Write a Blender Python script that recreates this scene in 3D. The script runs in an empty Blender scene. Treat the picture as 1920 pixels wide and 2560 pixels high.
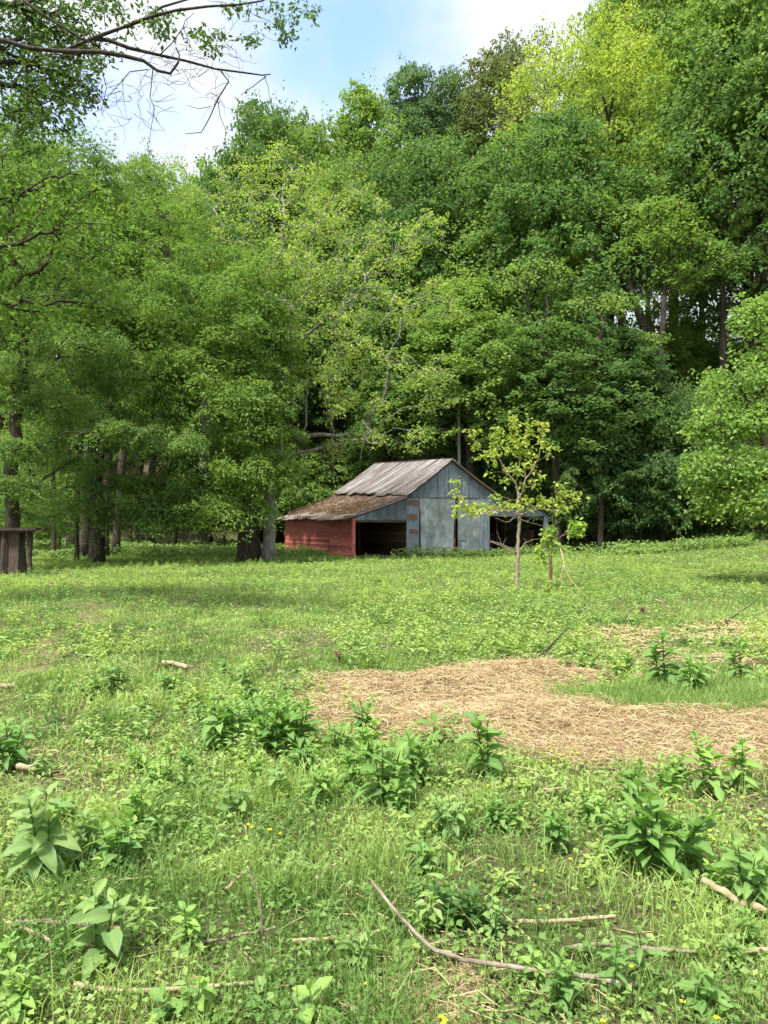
import bpy, math, numpy as np
SC = bpy.context.scene
# ---------------------------------------------------------------- camera
F = 1849.0                      # focal length in pixels of the 1920x2560 photograph
PITCH = math.atan(40 / F)
EYE = np.array([0.0, 0.0, 1.6])
cam = bpy.data.cameras.new("camera")
cam.sensor_fit = 'VERTICAL'; cam.sensor_height = 36.0; cam.sensor_width = 27.0
cam.lens = 36.0 * F / 2560; cam.clip_start = 0.05; cam.clip_end = 3000
co = bpy.data.objects.new("camera", cam); SC.collection.objects.link(co)
co.location = EYE; co.rotation_euler = (math.pi / 2 + PITCH, 0, 0)
SC.camera = co
# ---------------------------------------------------------------- light
SUN_EL, SUN_AZ = math.radians(63), math.radians(-142)      # azimuth measured from +Y towards +X
CLOUD = 3.5          # radiance of the thin cloud before the background strength
SKY_STRENGTH = 0.10
SUN_STRENGTH = 3.0
SC.view_settings.view_transform = 'Standard'; SC.view_settings.look = 'None'
SC.view_settings.gamma = 1.0; SC.view_settings.use_curve_mapping = False
SC.view_settings.exposure = 1.72
w = bpy.data.worlds.new("World"); SC.world = w; w.use_nodes = True
nt = w.node_tree; nt.nodes.clear()
def N(nt, t, **k):
    n = nt.nodes.new(t)
    for a, v in k.items():
        if a == 'i':
            for q, x in v.items(): n.inputs[q].default_value = x
        else: setattr(n, a, v)
    return n
out = N(nt, 'ShaderNodeOutputWorld'); bg = N(nt, 'ShaderNodeBackground'); bg.inputs[1].default_value = SKY_STRENGTH
sky = N(nt, 'ShaderNodeTexSky', sky_type='NISHITA', sun_disc=False, sun_elevation=SUN_EL, sun_rotation=SUN_AZ)
tc = N(nt, 'ShaderNodeTexCoord')
mp = N(nt, 'ShaderNodeMapping'); mp.inputs['Scale'].default_value = (1.0, 1.0, 2.2); mp.inputs['Rotation'].default_value = (0.1, 0.25, 0)
no = N(nt, 'ShaderNodeTexNoise', i={'Scale': 3.1, 'Detail': 7.0, 'Roughness': 0.52})
rp = N(nt, 'ShaderNodeValToRGB'); rp.color_ramp.elements[0].position = 0.30; rp.color_ramp.elements[1].position = 0.50
rp.color_ramp.elements[0].color = (0.55, 0.55, 0.55, 1)
# a break in the cloud high in front of the barn
def dirpx(px, py):
    x, y = (px - 960) / F, (1280 - py) / F
    c, s = math.cos(PITCH), math.sin(PITCH)
    v = np.array([x, c - y * s, s + y * c]); return v / np.linalg.norm(v)
dd = dirpx(870, 120)
vd = N(nt, 'ShaderNodeVectorMath', operation='DISTANCE'); vd.inputs[1].default_value = tuple(dd)
vn = N(nt, 'ShaderNodeTexNoise', i={'Scale': 9.0, 'Detail': 3.0})
ad = N(nt, 'ShaderNodeMath', operation='MULTIPLY_ADD'); ad.inputs[1].default_value = 0.20; ad.inputs[2].default_value = -0.10
a2 = N(nt, 'ShaderNodeMath', operation='ADD')
mr = N(nt, 'ShaderNodeMapRange', interpolation_type='SMOOTHSTEP', i={'From Min': 0.02, 'From Max': 0.17, 'To Min': 0.12, 'To Max': 1.0})
mu = N(nt, 'ShaderNodeMath', operation='MULTIPLY')
mx = N(nt, 'ShaderNodeMix', data_type='RGBA'); 
no2 = N(nt, 'ShaderNodeTexNoise', i={'Scale': 4.0, 'Detail': 4.0})
cr2 = N(nt, 'ShaderNodeValToRGB')
cr2.color_ramp.elements[0].position = 0.35; cr2.color_ramp.elements[1].position = 0.65
cr2.color_ramp.elements[0].color = (0.80 * CLOUD, 0.86 * CLOUD, 0.95 * CLOUD, 1); cr2.color_ramp.elements[1].color = (CLOUD, 1.01 * CLOUD, 1.03 * CLOUD, 1)
skm = N(nt, 'ShaderNodeMix', data_type='RGBA', blend_type='MULTIPLY'); skm.inputs['Factor'].default_value = 1; skm.inputs[7].default_value = (1.25, 1.38, 1.62, 1)
L = nt.links.new
L(tc.outputs['Generated'], mp.inputs[0]); L(mp.outputs[0], no.inputs['Vector']); L(no.outputs['Fac'], rp.inputs[0])
L(tc.outputs['Generated'], vd.inputs[0]); L(tc.outputs['Generated'], vn.inputs['Vector'])
L(vn.outputs['Fac'], ad.inputs[0]); L(vd.outputs['Value'], a2.inputs[0]); L(ad.outputs[0], a2.inputs[1]); L(a2.outputs[0], mr.inputs[0])
L(rp.outputs[0], mu.inputs[0]); L(mr.outputs[0], mu.inputs[1]); L(mu.outputs[0], mx.inputs['Factor'])
L(mp.outputs[0], no2.inputs['Vector']); L(no2.outputs['Fac'], cr2.inputs[0])
L(sky.outputs[0], skm.inputs[6]); L(skm.outputs[2], mx.inputs[6]); L(cr2.outputs[0], mx.inputs[7]); L(mx.outputs[2], bg.inputs[0]); L(bg.outputs[0], out.inputs[0])
sl = bpy.data.lights.new("sun", 'SUN'); sl.energy = SUN_STRENGTH; sl.angle = math.radians(9); sl.color = (1.0, 0.97, 0.91)
so = bpy.data.objects.new("sun", sl); SC.collection.objects.link(so)
sd = np.array([math.sin(SUN_AZ) * math.cos(SUN_EL), math.cos(SUN_AZ) * math.cos(SUN_EL), math.sin(SUN_EL)])
from mathutils import Vector
so.rotation_euler = Vector(sd).to_track_quat('Z', 'Y').to_euler(); so.location = (-20, -20, 60)
SC.cycles.max_bounces = 9; SC.cycles.diffuse_bounces = 6; SC.cycles.transmission_bounces = 7; SC.cycles.glossy_bounces = 2
SC.cycles.sample_clamp_indirect = 6

# ---------------------------------------------------------------- helpers
rng = np.random.default_rng(7)
def nrm(v): return v / np.maximum(np.linalg.norm(v, axis=-1, keepdims=True), 1e-9)
def ray(px, py):
    x, y = (px - 960) / F, (1280 - py) / F
    c, s = math.cos(PITCH), math.sin(PITCH)
    return np.array([x, c - y * s, s + y * c])
def at(px, py, Y):
    r = ray(px, py); return EYE + r * (Y / r[1])
_perm = np.random.default_rng(3).random((257, 257))
def vnoise(x, y):
    xi = np.floor(x).astype(int); yi = np.floor(y).astype(int); fx = x - xi; fy = y - yi
    fx = fx * fx * (3 - 2 * fx); fy = fy * fy * (3 - 2 * fy); g = lambda a, b: _perm[a % 256, b % 256]
    return (g(xi, yi) * (1 - fx) + g(xi + 1, yi) * fx) * (1 - fy) + (g(xi, yi + 1) * (1 - fx) + g(xi + 1, yi + 1) * fx) * fy
def fbm(x, y, o=4):
    x = np.asarray(x, float); y = np.asarray(y, float); s = 0; a = .5; t = 0
    for k in range(o):
        s = s + a * vnoise(x * 2 ** k + 17.3 * k + 500, y * 2 ** k + 31.7 * k + 500); t += a; a *= .5
    return s / t
def sstep(a, b, x):
    t = np.clip((np.asarray(x, float) - a) / (b - a), 0, 1); return t * t * (3 - 2 * t)
def terr(x, y):
    x = np.asarray(x, float); y = np.asarray(y, float)
    d = .6 * x + .8 * (y - 60)
    z = 20 * sstep(-1, 37, d) - 0.22 * np.clip(d - 42, 0, 45)
    z = z + 0.9 * sstep(9, 25, x) * sstep(26, 44, y)
    z = z + 0.10 * (fbm(x * .35, y * .35, 3) - .5) * sstep(2, 9, y) + 0.05 * (fbm(x * 1.7, y * 1.7, 2) - .5)
    return z - 0.05 * 0
def gp(px, py):
    """ground point seen at a pixel of the photograph (meadow, flat to a few cm)"""
    r = ray(px, py); t = -EYE[2] / r[2]; p = EYE + r * t
    for _ in range(3):
        z = float(terr(p[0], p[1])); t = (z - EYE[2]) / r[2]; p = EYE + r * t
    return p
def gpoly(pts): return np.array([gp(*p)[:2] for p in pts])
def inpoly(x, y, P):
    r = np.zeros(np.shape(x), bool); n = len(P)
    for i in range(n):
        x1, y1 = P[i]; x2, y2 = P[(i + 1) % n]
        if y1 == y2: continue
        c = ((y1 > y) != (y2 > y)) & (x < (x2 - x1) * (y - y1) / (y2 - y1) + x1); r ^= c
    return r

def mesh_np(name, V, quads=None, tris=None, attrs=None, smooth=False):
    me = bpy.data.meshes.new(name); V = np.ascontiguousarray(V, np.float32)
    lo, st = [], []; n = 0
    if quads is not None and len(quads):
        q = np.asarray(quads, np.int32); lo.append(q.ravel()); st.append(np.arange(len(q)) * 4); n = q.size
    if tris is not None and len(tris):
        t = np.asarray(tris, np.int32); lo.append(t.ravel()); st.append(n + np.arange(len(t)) * 3)
    lo = np.concatenate(lo); st = np.concatenate(st).astype(np.int32)
    me.vertices.add(len(V)); me.vertices.foreach_set("co", V.ravel())
    me.loops.add(len(lo)); me.loops.foreach_set("vertex_index", lo)
    me.polygons.add(len(st)); me.polygons.foreach_set("loop_start", st)
    me.polygons.foreach_set("use_smooth", np.full(len(st), smooth))
    me.update(calc_edges=True)
    for k, a in (attrs or {}).items():
        at_ = me.attributes.new(k, 'FLOAT', 'POINT'); at_.data.foreach_set("value", np.ascontiguousarray(a, np.float32))
    return me
class MB:
    """collects geometry for ONE mesh object"""
    def __init__(s): s.V = []; s.Q = []; s.T = []; s.A = []; s.n = 0
    def add(s, V, Q=None, T=None, a=0.5):
        V = np.asarray(V, float).reshape(-1, 3)
        if Q is not None and len(Q): s.Q.append(np.asarray(Q).reshape(-1, 4) + s.n)
        if T is not None and len(T): s.T.append(np.asarray(T).reshape(-1, 3) + s.n)
        s.V.append(V); s.A.append(np.broadcast_to(np.asarray(a, float), (len(V),))); s.n += len(V)
    def box(s, c, u, v, wv, hu, hv, hw, a=0.5):
        c, u, v, wv = map(lambda q: np.asarray(q, float), (c, u, v, wv))
        P = [c + i * u * hu + j * v * hv + k * wv * hw for k in (-1, 1) for j in (-1, 1) for i in (-1, 1)]
        s.add(P, [[0, 2, 3, 1], [4, 5, 7, 6], [0, 1, 5, 4], [2, 6, 7, 3], [0, 4, 6, 2], [1, 3, 7, 5]], a=a)
    def tube(s, P, R, k=5, cap=True, a=0.5, rough=0.0, seed=0):
        P = np.asarray(P, float); R = np.broadcast_to(np.asarray(R, float), (len(P),))
        t = nrm(np.gradient(P, axis=0)); g = np.random.default_rng(seed + len(P))
        ref = np.array([0.31, 0.87, 0.11]) if abs(t[0, 2]) > .5 else np.array([0.1, 0.2, 1.0])
        u = nrm(ref - t * (t @ ref)[:, None]); v = np.cross(t, u)
        ang = np.arange(k) * 2 * math.pi / k
        rr = R[:, None] * (1 + rough * (g.random((len(P), k)) - .5))
        V = P[:, None, :] + rr[..., None] * (np.cos(ang)[None, :, None] * u[:, None, :] + np.sin(ang)[None, :, None] * v[:, None, :])
        n = len(P); i = np.arange(n - 1)[:, None] * k; j = np.arange(k)[None]; j2 = (j + 1) % k
        Q = np.stack([i + j, i + j2, i + k + j2, i + k + j], -1).reshape(-1, 4)
        V = V.reshape(-1, 3)
        T = None
        if cap:
            V = np.vstack([V, P[:1], P[-1:]]); b = n * k; jj = np.arange(k); j2 = (jj + 1) % k
            T = np.vstack([np.stack([j2, jj, np.full(k, b)], -1), np.stack([jj + (n - 1) * k, j2 + (n - 1) * k, np.full(k, b + 1)], -1)])
        s.add(V, Q, T, a)
    def mesh(s, name, smooth=False, off=None):
        V = np.vstack(s.V)
        if off is not None: V = V - np.asarray(off)
        return mesh_np(name, V, np.vstack(s.Q) if s.Q else None, np.vstack(s.T) if s.T else None, {'tint': np.concatenate(s.A)}, smooth)

def link(name, me, mat=None, parent=None, loc=None, color=None):
    o = bpy.data.objects.new(name, me); SC.collection.objects.link(o)
    if mat and me is not None and not me.materials: me.materials.append(mat)
    if parent is not None: o.parent = parent
    if loc is not None: o.location = tuple(float(q) for q in loc)
    if color is not None: o.color = (*color, 1)
    return o
def thing(name, label, cat, loc=(0, 0, 0), group=None):
    o = link(name, None, loc=loc); return tag(o, label, cat, group)
def tag(o, label=None, cat=None, group=None, kind=None):
    if label: o['label'] = label
    if cat: o['category'] = cat
    if group: o['group'] = group
    if kind: o['kind'] = kind
    return o

# ---------------------------------------------------------------- materials
def newmat(name):
    m = bpy.data.materials.new(name); m.use_nodes = True; nt = m.node_tree; nt.nodes.clear()
    o = N(nt, 'ShaderNodeOutputMaterial'); return m, nt, o
def ramp(nt, stops):
    r = N(nt, 'ShaderNodeValToRGB'); e = r.color_ramp.elements
    while len(e) < len(stops): e.new(0.5)
    for q, (p, c) in zip(e, stops): q.position = p; q.color = (*c, 1)
    return r
def leafmat(name, lo=(.72, .80, .75), hi=(1.35, 1.22, .95), trans=.35, rough=.5, col=None, spec=.35):
    m, nt, o = newmat(name); L = nt.links.new
    a = N(nt, 'ShaderNodeAttribute', attribute_name='tint'); r = ramp(nt, [(0, lo), (1, hi)]); L(a.outputs['Fac'], r.inputs[0])
    mul = N(nt, 'ShaderNodeMix', data_type='RGBA', blend_type='MULTIPLY'); mul.inputs['Factor'].default_value = 1
    L(r.outputs[0], mul.inputs[6])
    if col is None:
        oi = N(nt, 'ShaderNodeObjectInfo'); L(oi.outputs['Color'], mul.inputs[7])
    else: mul.inputs[7].default_value = (*col, 1)
    b = N(nt, 'ShaderNodeBsdfPrincipled', i={'Roughness': rough, 'Specular IOR Level': spec}); L(mul.outputs[2], b.inputs['Base Color'])
    t = N(nt, 'ShaderNodeBsdfTranslucent'); tm = N(nt, 'ShaderNodeMix', data_type='RGBA', blend_type='MULTIPLY'); tm.inputs['Factor'].default_value = 1
    tm.inputs[7].default_value = (1.25, 1.45, .75, 1); L(mul.outputs[2], tm.inputs[6]); L(tm.outputs[2], t.inputs[0])
    mx = N(nt, 'ShaderNodeMixShader'); mx.inputs[0].default_value = trans; L(b.outputs[0], mx.inputs[1]); L(t.outputs[0], mx.inputs[2]); L(mx.outputs[0], o.inputs[0])
    return m
def noisemat(name, stops, scale=4, stretch=(1, 1, 1), detail=8, rough=.85, bump=.3, spec=.2, metal=0, use_tint=0, second=None, bscale=None, rot=(0, 0, 0)):
    m, nt, o = newmat(name); L = nt.links.new
    tc = N(nt, 'ShaderNodeTexCoord'); mp = N(nt, 'ShaderNodeMapping'); mp.inputs['Scale'].default_value = stretch; mp.inputs['Rotation'].default_value = rot
    n = N(nt, 'ShaderNodeTexNoise', i={'Scale': scale, 'Detail': detail, 'Roughness': .62}); L(tc.outputs['Object'], mp.inputs[0]); L(mp.outputs[0], n.inputs['Vector'])
    r = ramp(nt, stops); L(n.outputs['Fac'], r.inputs[0]); c = r.outputs[0]
    if second:
        s2, st2, pos = second
        n2 = N(nt, 'ShaderNodeTexNoise', i={'Scale': s2, 'Detail': 6.0}); L(tc.outputs['Object'], n2.inputs['Vector'])
        r2 = ramp(nt, [(pos[0], (0, 0, 0)), (pos[1], (1, 1, 1))]); L(n2.outputs['Fac'], r2.inputs[0])
        mm = N(nt, 'ShaderNodeMix', data_type='RGBA'); mm.inputs[7].default_value = (*st2, 1); L(r2.outputs[0], mm.inputs['Factor']); L(c, mm.inputs[6]); c = mm.outputs[2]
    if use_tint:
        a = N(nt, 'ShaderNodeAttribute', attribute_name='tint'); mr = N(nt, 'ShaderNodeMapRange', i={'To Min': 1 - use_tint, 'To Max': 1 + use_tint}); L(a.outputs['Fac'], mr.inputs[0])
        vm = N(nt, 'ShaderNodeVectorMath', operation='SCALE'); L(c, vm.inputs[0]); L(mr.outputs[0], vm.inputs['Scale']); c = vm.outputs[0]
    b = N(nt, 'ShaderNodeBsdfPrincipled', i={'Roughness': rough, 'Specular IOR Level': spec, 'Metallic': metal}); L(c, b.inputs['Base Color'])
    if bump:
        bn = N(nt, 'ShaderNodeBump', i={'Strength': bump, 'Distance': .05}); L(n.outputs['Fac'], bn.inputs['Height']); L(bn.outputs[0], b.inputs['Normal'])
    L(b.outputs[0], o.inputs[0]); return m
M = {}
M['leaf'] = leafmat('leaf', lo=(.62, .74, .70), hi=(1.5, 1.32, .95), trans=.42, spec=.18, rough=.6)
M['leaf_far'] = leafmat('leaf_forest', lo=(.70, .80, .78), hi=(1.6, 1.4, .95), trans=.42, spec=.08, rough=.65)
M['grass'] = leafmat('grass_blades', lo=(.46, .60, .36), hi=(1.4, 1.3, 1.05), trans=.4, col=(.270, .370, .140))
M['cover'] = leafmat('low_leaves', lo=(.55, .70, .45), hi=(1.25, 1.2, .9), trans=.35, col=(.230, .330, .115))
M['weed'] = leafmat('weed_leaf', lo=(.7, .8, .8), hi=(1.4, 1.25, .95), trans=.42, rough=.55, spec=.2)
M['bark'] = noisemat('bark', [(.3, (.022, .018, .013)), (.5, (.055, .045, .034)), (.7, (.12, .105, .08))], scale=5, stretch=(3, 3, .5), bump=.8)
M['greybark'] = noisemat('pale_bark', [(.3, (.12, .105, .09)), (.5, (.22, .20, .175)), (.7, (.34, .32, .28))], scale=6, stretch=(2, 2, .6), bump=.5)
M['limbbark'] = noisemat('limb_bark', [(.3, (.10, .09, .078)), (.5, (.22, .20, .18)), (.7, (.40, .38, .35))], scale=6, stretch=(2, 2, .6), bump=.5)
M['sapbark'] = noisemat('sapling_bark', [(.3, (.17, .125, .09)), (.5, (.27, .21, .16)), (.7, (.38, .32, .26))], scale=9, stretch=(2, 2, 2), bump=.4)
M['brownbark'] = noisemat('brown_bark', [(.3, (.09, .06, .04)), (.5, (.16, .10, .065)), (.7, (.25, .17, .11))], scale=9, stretch=(2, 2, 2), bump=.4)
M['stick'] = noisemat('dead_wood', [(.3, (.12, .09, .065)), (.5, (.23, .185, .14)), (.7, (.36, .31, .25))], scale=14, stretch=(1, 1, 1), bump=.5)
M['palewood'] = noisemat('split_wood', [(.3, (.20, .15, .09)), (.55, (.38, .30, .19)), (.75, (.50, .42, .29))], scale=18, stretch=(1, 1, 1), bump=.4)
M['oldwood'] = noisemat('weathered_planks', [(.3, (.028, .021, .016)), (.5, (.065, .048, .036)), (.7, (.13, .105, .085))], scale=5, stretch=(6, 6, .7), bump=.6, use_tint=.3)
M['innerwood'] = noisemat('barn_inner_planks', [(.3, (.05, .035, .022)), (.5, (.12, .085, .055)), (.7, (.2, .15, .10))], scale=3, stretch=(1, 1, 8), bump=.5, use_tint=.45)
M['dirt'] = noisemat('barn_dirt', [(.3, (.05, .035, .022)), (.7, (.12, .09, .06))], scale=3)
M['straw'] = leafmat('straw', lo=(.48, .44, .38), hi=(1.4, 1.4, 1.3), trans=.15, rough=.7, col=(.44, .335, .205))
M['litter'] = leafmat('dry_leaves', lo=(.4, .4, .45), hi=(1.7, 1.6, 1.4), trans=.1, rough=.7, col=(.19, .115, .065))
M['petal'] = leafmat('petal', lo=(.9, .9, .9), hi=(1.1, 1.1, 1), trans=.25, col=(.82, .62, .03))
M['red'] = noisemat('faded_red_paint', [(.25, (.17, .055, .045)), (.42, (.37, .092, .072)), (.6, (.46, .145, .115)), (.8, (.54, .27, .22))], scale=2.2, stretch=(1, .8, 5), bump=.35, use_tint=.42, rough=.7)

def tinmat(name, cold, light, rust, rustpos, sx=(1, 1, 1), tint=.2, streak=None, rough=.5, metal=.35, lit=None):
    """weathered sheet iron: long streaks down the sheet (object x = across, z = down), rust blotches"""
    m, nt, o = newmat(name); L = nt.links.new
    tc = N(nt, 'ShaderNodeTexCoord'); mp = N(nt, 'ShaderNodeMapping'); mp.inputs['Scale'].default_value = sx
    n = N(nt, 'ShaderNodeTexNoise', i={'Scale': 2.0, 'Detail': 9.0, 'Roughness': .6}); L(tc.outputs['Object'], mp.inputs[0]); L(mp.outputs[0], n.inputs['Vector'])
    r = ramp(nt, [(.32, cold), (.52, tuple((a + b) / 2 for a, b in zip(cold, light))), (.68, light)]); L(n.outputs['Fac'], r.inputs[0])
    n2 = N(nt, 'ShaderNodeTexNoise', i={'Scale': 1.1, 'Detail': 8.0, 'Roughness': .7, 'Distortion': .4}); L(mp.outputs[0] if streak else tc.outputs['Object'], n2.inputs['Vector'])
    r2 = ramp(nt, [(rustpos[0], (0, 0, 0)), (rustpos[1], (1, 1, 1))]); L(n2.outputs['Fac'], r2.inputs[0])
    mm = N(nt, 'ShaderNodeMix', data_type='RGBA'); mm.inputs[7].default_value = (*rust, 1); L(r2.outputs[0], mm.inputs['Factor']); L(r.outputs[0], mm.inputs[6])
    a = N(nt, 'ShaderNodeAttribute', attribute_name='tint'); mr = N(nt, 'ShaderNodeMapRange', i={'To Min': 1 - tint, 'To Max': 1 + tint}); L(a.outputs['Fac'], mr.inputs[0])
    vm = N(nt, 'ShaderNodeVectorMath', operation='SCALE'); L(mm.outputs[2], vm.inputs[0]); L(mr.outputs[0], vm.inputs['Scale'])
    c = vm.outputs[0]
    if lit:      # a bed of leaf litter lying on the sheet
        n3 = N(nt, 'ShaderNodeTexNoise', i={'Scale': 22.0, 'Detail': 4.0}); L(tc.outputs['Object'], n3.inputs['Vector'])
        r3 = ramp(nt, [(.35, (.06, .042, .032)), (.55, (.15, .10, .072)), (.7, (.27, .20, .15))]); L(n3.outputs['Fac'], r3.inputs[0])
        n4 = N(nt, 'ShaderNodeTexNoise', i={'Scale': .55, 'Detail': 6.0}); L(tc.outputs['Object'], n4.inputs['Vector'])
        r4 = ramp(nt, [(lit[0], (0, 0, 0)), (lit[1], (1, 1, 1))]); L(n4.outputs['Fac'], r4.inputs[0])
        m4 = N(nt, 'ShaderNodeMix', data_type='RGBA'); L(r4.outputs[0], m4.inputs['Factor']); L(c, m4.inputs[6]); L(r3.outputs[0], m4.inputs[7]); c = m4.outputs[2]
    b = N(nt, 'ShaderNodeBsdfPrincipled', i={'Roughness': rough, 'Metallic': metal, 'Specular IOR Level': .4}); L(c, b.inputs['Base Color'])
    bn = N(nt, 'ShaderNodeBump', i={'Strength': .25, 'Distance': .03}); L(n2.outputs['Fac'], bn.inputs['Height']); L(bn.outputs[0], b.inputs['Normal'])
    L(b.outputs[0], o.inputs[0]); return m
M['tin'] = tinmat('galvanised_wall', (.095, .118, .145), (.215, .252, .290), (.14, .09, .07), (.64, .80), sx=(3, 3, .5), tint=.36)
M['tindoor'] = tinmat('galvanised_door', (.14, .165, .178), (.40, .45, .46), (.17, .17, .165), (.50, .78), sx=(1.2, 1.2, .8), tint=.1)
M['tinroof'] = tinmat('galvanised_roof', (.12, .11, .10), (.47, .465, .46), (.115, .085, .072), (.40, .58), sx=(.35, 3.5, .35), tint=.25, streak=1, metal=.2, rough=.55)
M['tinlow'] = tinmat('littered_roof', (.17, .15, .135), (.46, .44, .41), (.15, .10, .08), (.45, .6), sx=(.35, 3, .35), tint=.2, streak=1, metal=.1, rough=.7, lit=(.36, .50))
M['rust'] = noisemat('rust', [(.3, (.085, .05, .04)), (.5, (.15, .085, .066)), (.7, (.22, .14, .115))], scale=6)

# ---------------------------------------------------------------- masks on the meadow
STRAW = gpoly([(728, 1752), (800, 1722), (900, 1706), (1010, 1712), (1120, 1690), (1230, 1664), (1330, 1662), (1450, 1668), (1560, 1680), (1600, 1700), (1480, 1702), (1385, 1722), (1380, 1752), (1450, 1775), (1560, 1788), (1700, 1798), (1930, 1800), (2600, 1810), (2600, 1915), (1920, 1915), (1800, 1915), (1640, 1900), (1540, 1880), (1430, 1890), (1300, 1878), (1180, 1862), (1060, 1842), (980, 1850), (860, 1862), (800, 1830), (760, 1790)])
STRAW2 = gpoly([(960, 2490), (1040, 2440), (1150, 2440), (1230, 2500), (1270, 2580), (1000, 2600), (940, 2560)])
DEBRIS = gpoly([(1480, 1580), (1600, 1555), (1920, 1550), (2500, 1550), (2500, 1690), (1920, 1700), (1780, 1690), (1500, 1660), (1400, 1600)])
TALL = gpoly([(1395, 1745), (1480, 1730), (1620, 1722), (1930, 1712), (2400, 1712), (2400, 1800), (1920, 1800), (1700, 1797), (1500, 1780), (1390, 1752)])
TRAIL = gpoly([(130, 1430), (190, 1430), (250, 1530), (200, 1620), (110, 1720), (-150, 1760), (-200, 1690), (60, 1640), (160, 1560), (150, 1480)])
DENSE = gpoly([(900, 1500), (1100, 1490), (1500, 1480), (1500, 1530), (1380, 1600), (1300, 1655), (1150, 1675), (900, 1700), (780, 1660), (850, 1560)])
def jit(x, y, a=.35, f=1.3):
    return x + a * 2 * (fbm(x * f, y * f, 3) - .5), y + a * 2 * (fbm(x * f + 40, y * f + 9, 3) - .5)
def m_straw(x, y, a=.45): xx, yy = jit(x, y, a); return inpoly(xx, yy, STRAW) | inpoly(*jit(x, y, .2, 4), STRAW2)
def m_debris(x, y): xx, yy = jit(x, y, 1.0, .5); return inpoly(xx, yy, DEBRIS) & (fbm(x * .9, y * .9, 3) > .46)
def m_trail(x, y): xx, yy = jit(x, y, .8, .6); return inpoly(xx, yy, TRAIL)
BO = gp(882, 1396); BO[2] = 0; BA = math.radians(26)
bu = np.array([math.cos(BA), math.sin(BA), 0]); bv = np.array([-math.sin(BA), math.cos(BA), 0]); bz = np.array([0, 0, 1.0])
def inbarn(x, y):
    dx, dy = x - BO[0], y - BO[1]; a = dx * bu[0] + dy * bu[1]; b = dx * bv[0] + dy * bv[1]
    return (a > -.1) & (a < 13.1) & (b > -.02) & (b < 11.5)

# ---------------------------------------------------------------- ground
def axis(vals): return np.unique(np.round(np.concatenate(vals), 4))
gx = axis([np.linspace(-7, 7, 176), np.linspace(-40, 40, 161), np.linspace(-130, 130, 131), np.array([-1500, -800, -400, -220, 220, 400, 800, 1500])])
gy = axis([np.linspace(0, 12, 160), np.linspace(-6, 60, 190), np.linspace(60, 170, 60), np.array([-1500, -600, -200, -60, -25, -12, 230, 330, 500, 900, 1800])])
GX, GY = np.meshgrid(gx, gy); GZ = terr(GX, GY) - .0
nx, ny = len(gx), len(gy); ii = np.arange(ny - 1)[:, None] * nx + np.arange(nx - 1)[None]
Q = np.stack([ii, ii + 1, ii + nx + 1, ii + nx], -1).reshape(-1, 4)
fx, fy = GX.ravel(), GY.ravel()
sm = (m_straw(fx, fy) * 1.0); sm = np.maximum(sm, m_debris(fx, fy) * .30); sm = np.maximum(sm, m_trail(fx, fy) * .45)
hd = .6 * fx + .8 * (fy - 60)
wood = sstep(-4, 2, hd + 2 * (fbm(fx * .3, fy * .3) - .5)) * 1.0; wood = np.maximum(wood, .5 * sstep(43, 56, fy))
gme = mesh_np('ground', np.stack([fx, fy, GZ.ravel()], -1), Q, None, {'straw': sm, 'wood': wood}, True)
m, nt, o = newmat('meadow_soil'); L = nt.links.new
tc = N(nt, 'ShaderNodeTexCoord'); n1 = N(nt, 'ShaderNodeTexNoise', i={'Scale': .9, 'Detail': 9.0, 'Roughness': .65}); L(tc.outputs['Object'], n1.inputs['Vector'])
n2 = N(nt, 'ShaderNodeTexNoise', i={'Scale': 26.0, 'Detail': 6.0, 'Roughness': .7}); L(tc.outputs['Object'], n2.inputs['Vector'])
r1 = ramp(nt, [(.3, (.055, .060, .022)), (.5, (.085, .095, .036)), (.7, (.12, .12, .055))]); L(n1.outputs['Fac'], r1.inputs[0])
r2 = ramp(nt, [(.35, (.14, .10, .055)), (.5, (.30, .215, .12)), (.65, (.42, .31, .19))]); L(n2.outputs['Fac'], r2.inputs[0])
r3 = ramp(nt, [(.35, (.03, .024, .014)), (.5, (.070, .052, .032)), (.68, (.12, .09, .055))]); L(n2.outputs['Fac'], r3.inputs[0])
mixd = N(nt, 'ShaderNodeMix', data_type='RGBA'); mr = N(nt, 'ShaderNodeMapRange', i={'From Min': .48, 'From Max': .66}); L(n2.outputs['Fac'], mr.inputs[0]); L(mr.outputs[0], mixd.inputs['Factor'])
L(r1.outputs[0], mixd.inputs[6]); mixd.inputs[7].default_value = (.20, .155, .10, 1)
as_ = N(nt, 'ShaderNodeAttribute', attribute_name='straw'); aw = N(nt, 'ShaderNodeAttribute', attribute_name='wood')
ma = N(nt, 'ShaderNodeMix', data_type='RGBA'); L(as_.outputs['Fac'], ma.inputs['Factor']); L(mixd.outputs[2], ma.inputs[6]); L(r2.outputs[0], ma.inputs[7])
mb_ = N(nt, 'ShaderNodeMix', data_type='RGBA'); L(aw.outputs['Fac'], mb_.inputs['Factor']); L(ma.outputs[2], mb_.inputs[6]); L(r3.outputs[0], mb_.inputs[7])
b = N(nt, 'ShaderNodeBsdfPrincipled', i={'Roughness': .95, 'Specular IOR Level': .1}); L(mb_.outputs[2], b.inputs['Base Color'])
bn = N(nt, 'ShaderNodeBump', i={'Strength': .9, 'Distance': .05}); L(n2.outputs['Fac'], bn.inputs['Height']); L(bn.outputs[0], b.inputs['Normal']); L(b.outputs[0], o.inputs[0])
tag(link('ground', gme, m), 'grassy meadow ground rising into a wooded hillside', None, None, 'structure')

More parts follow.
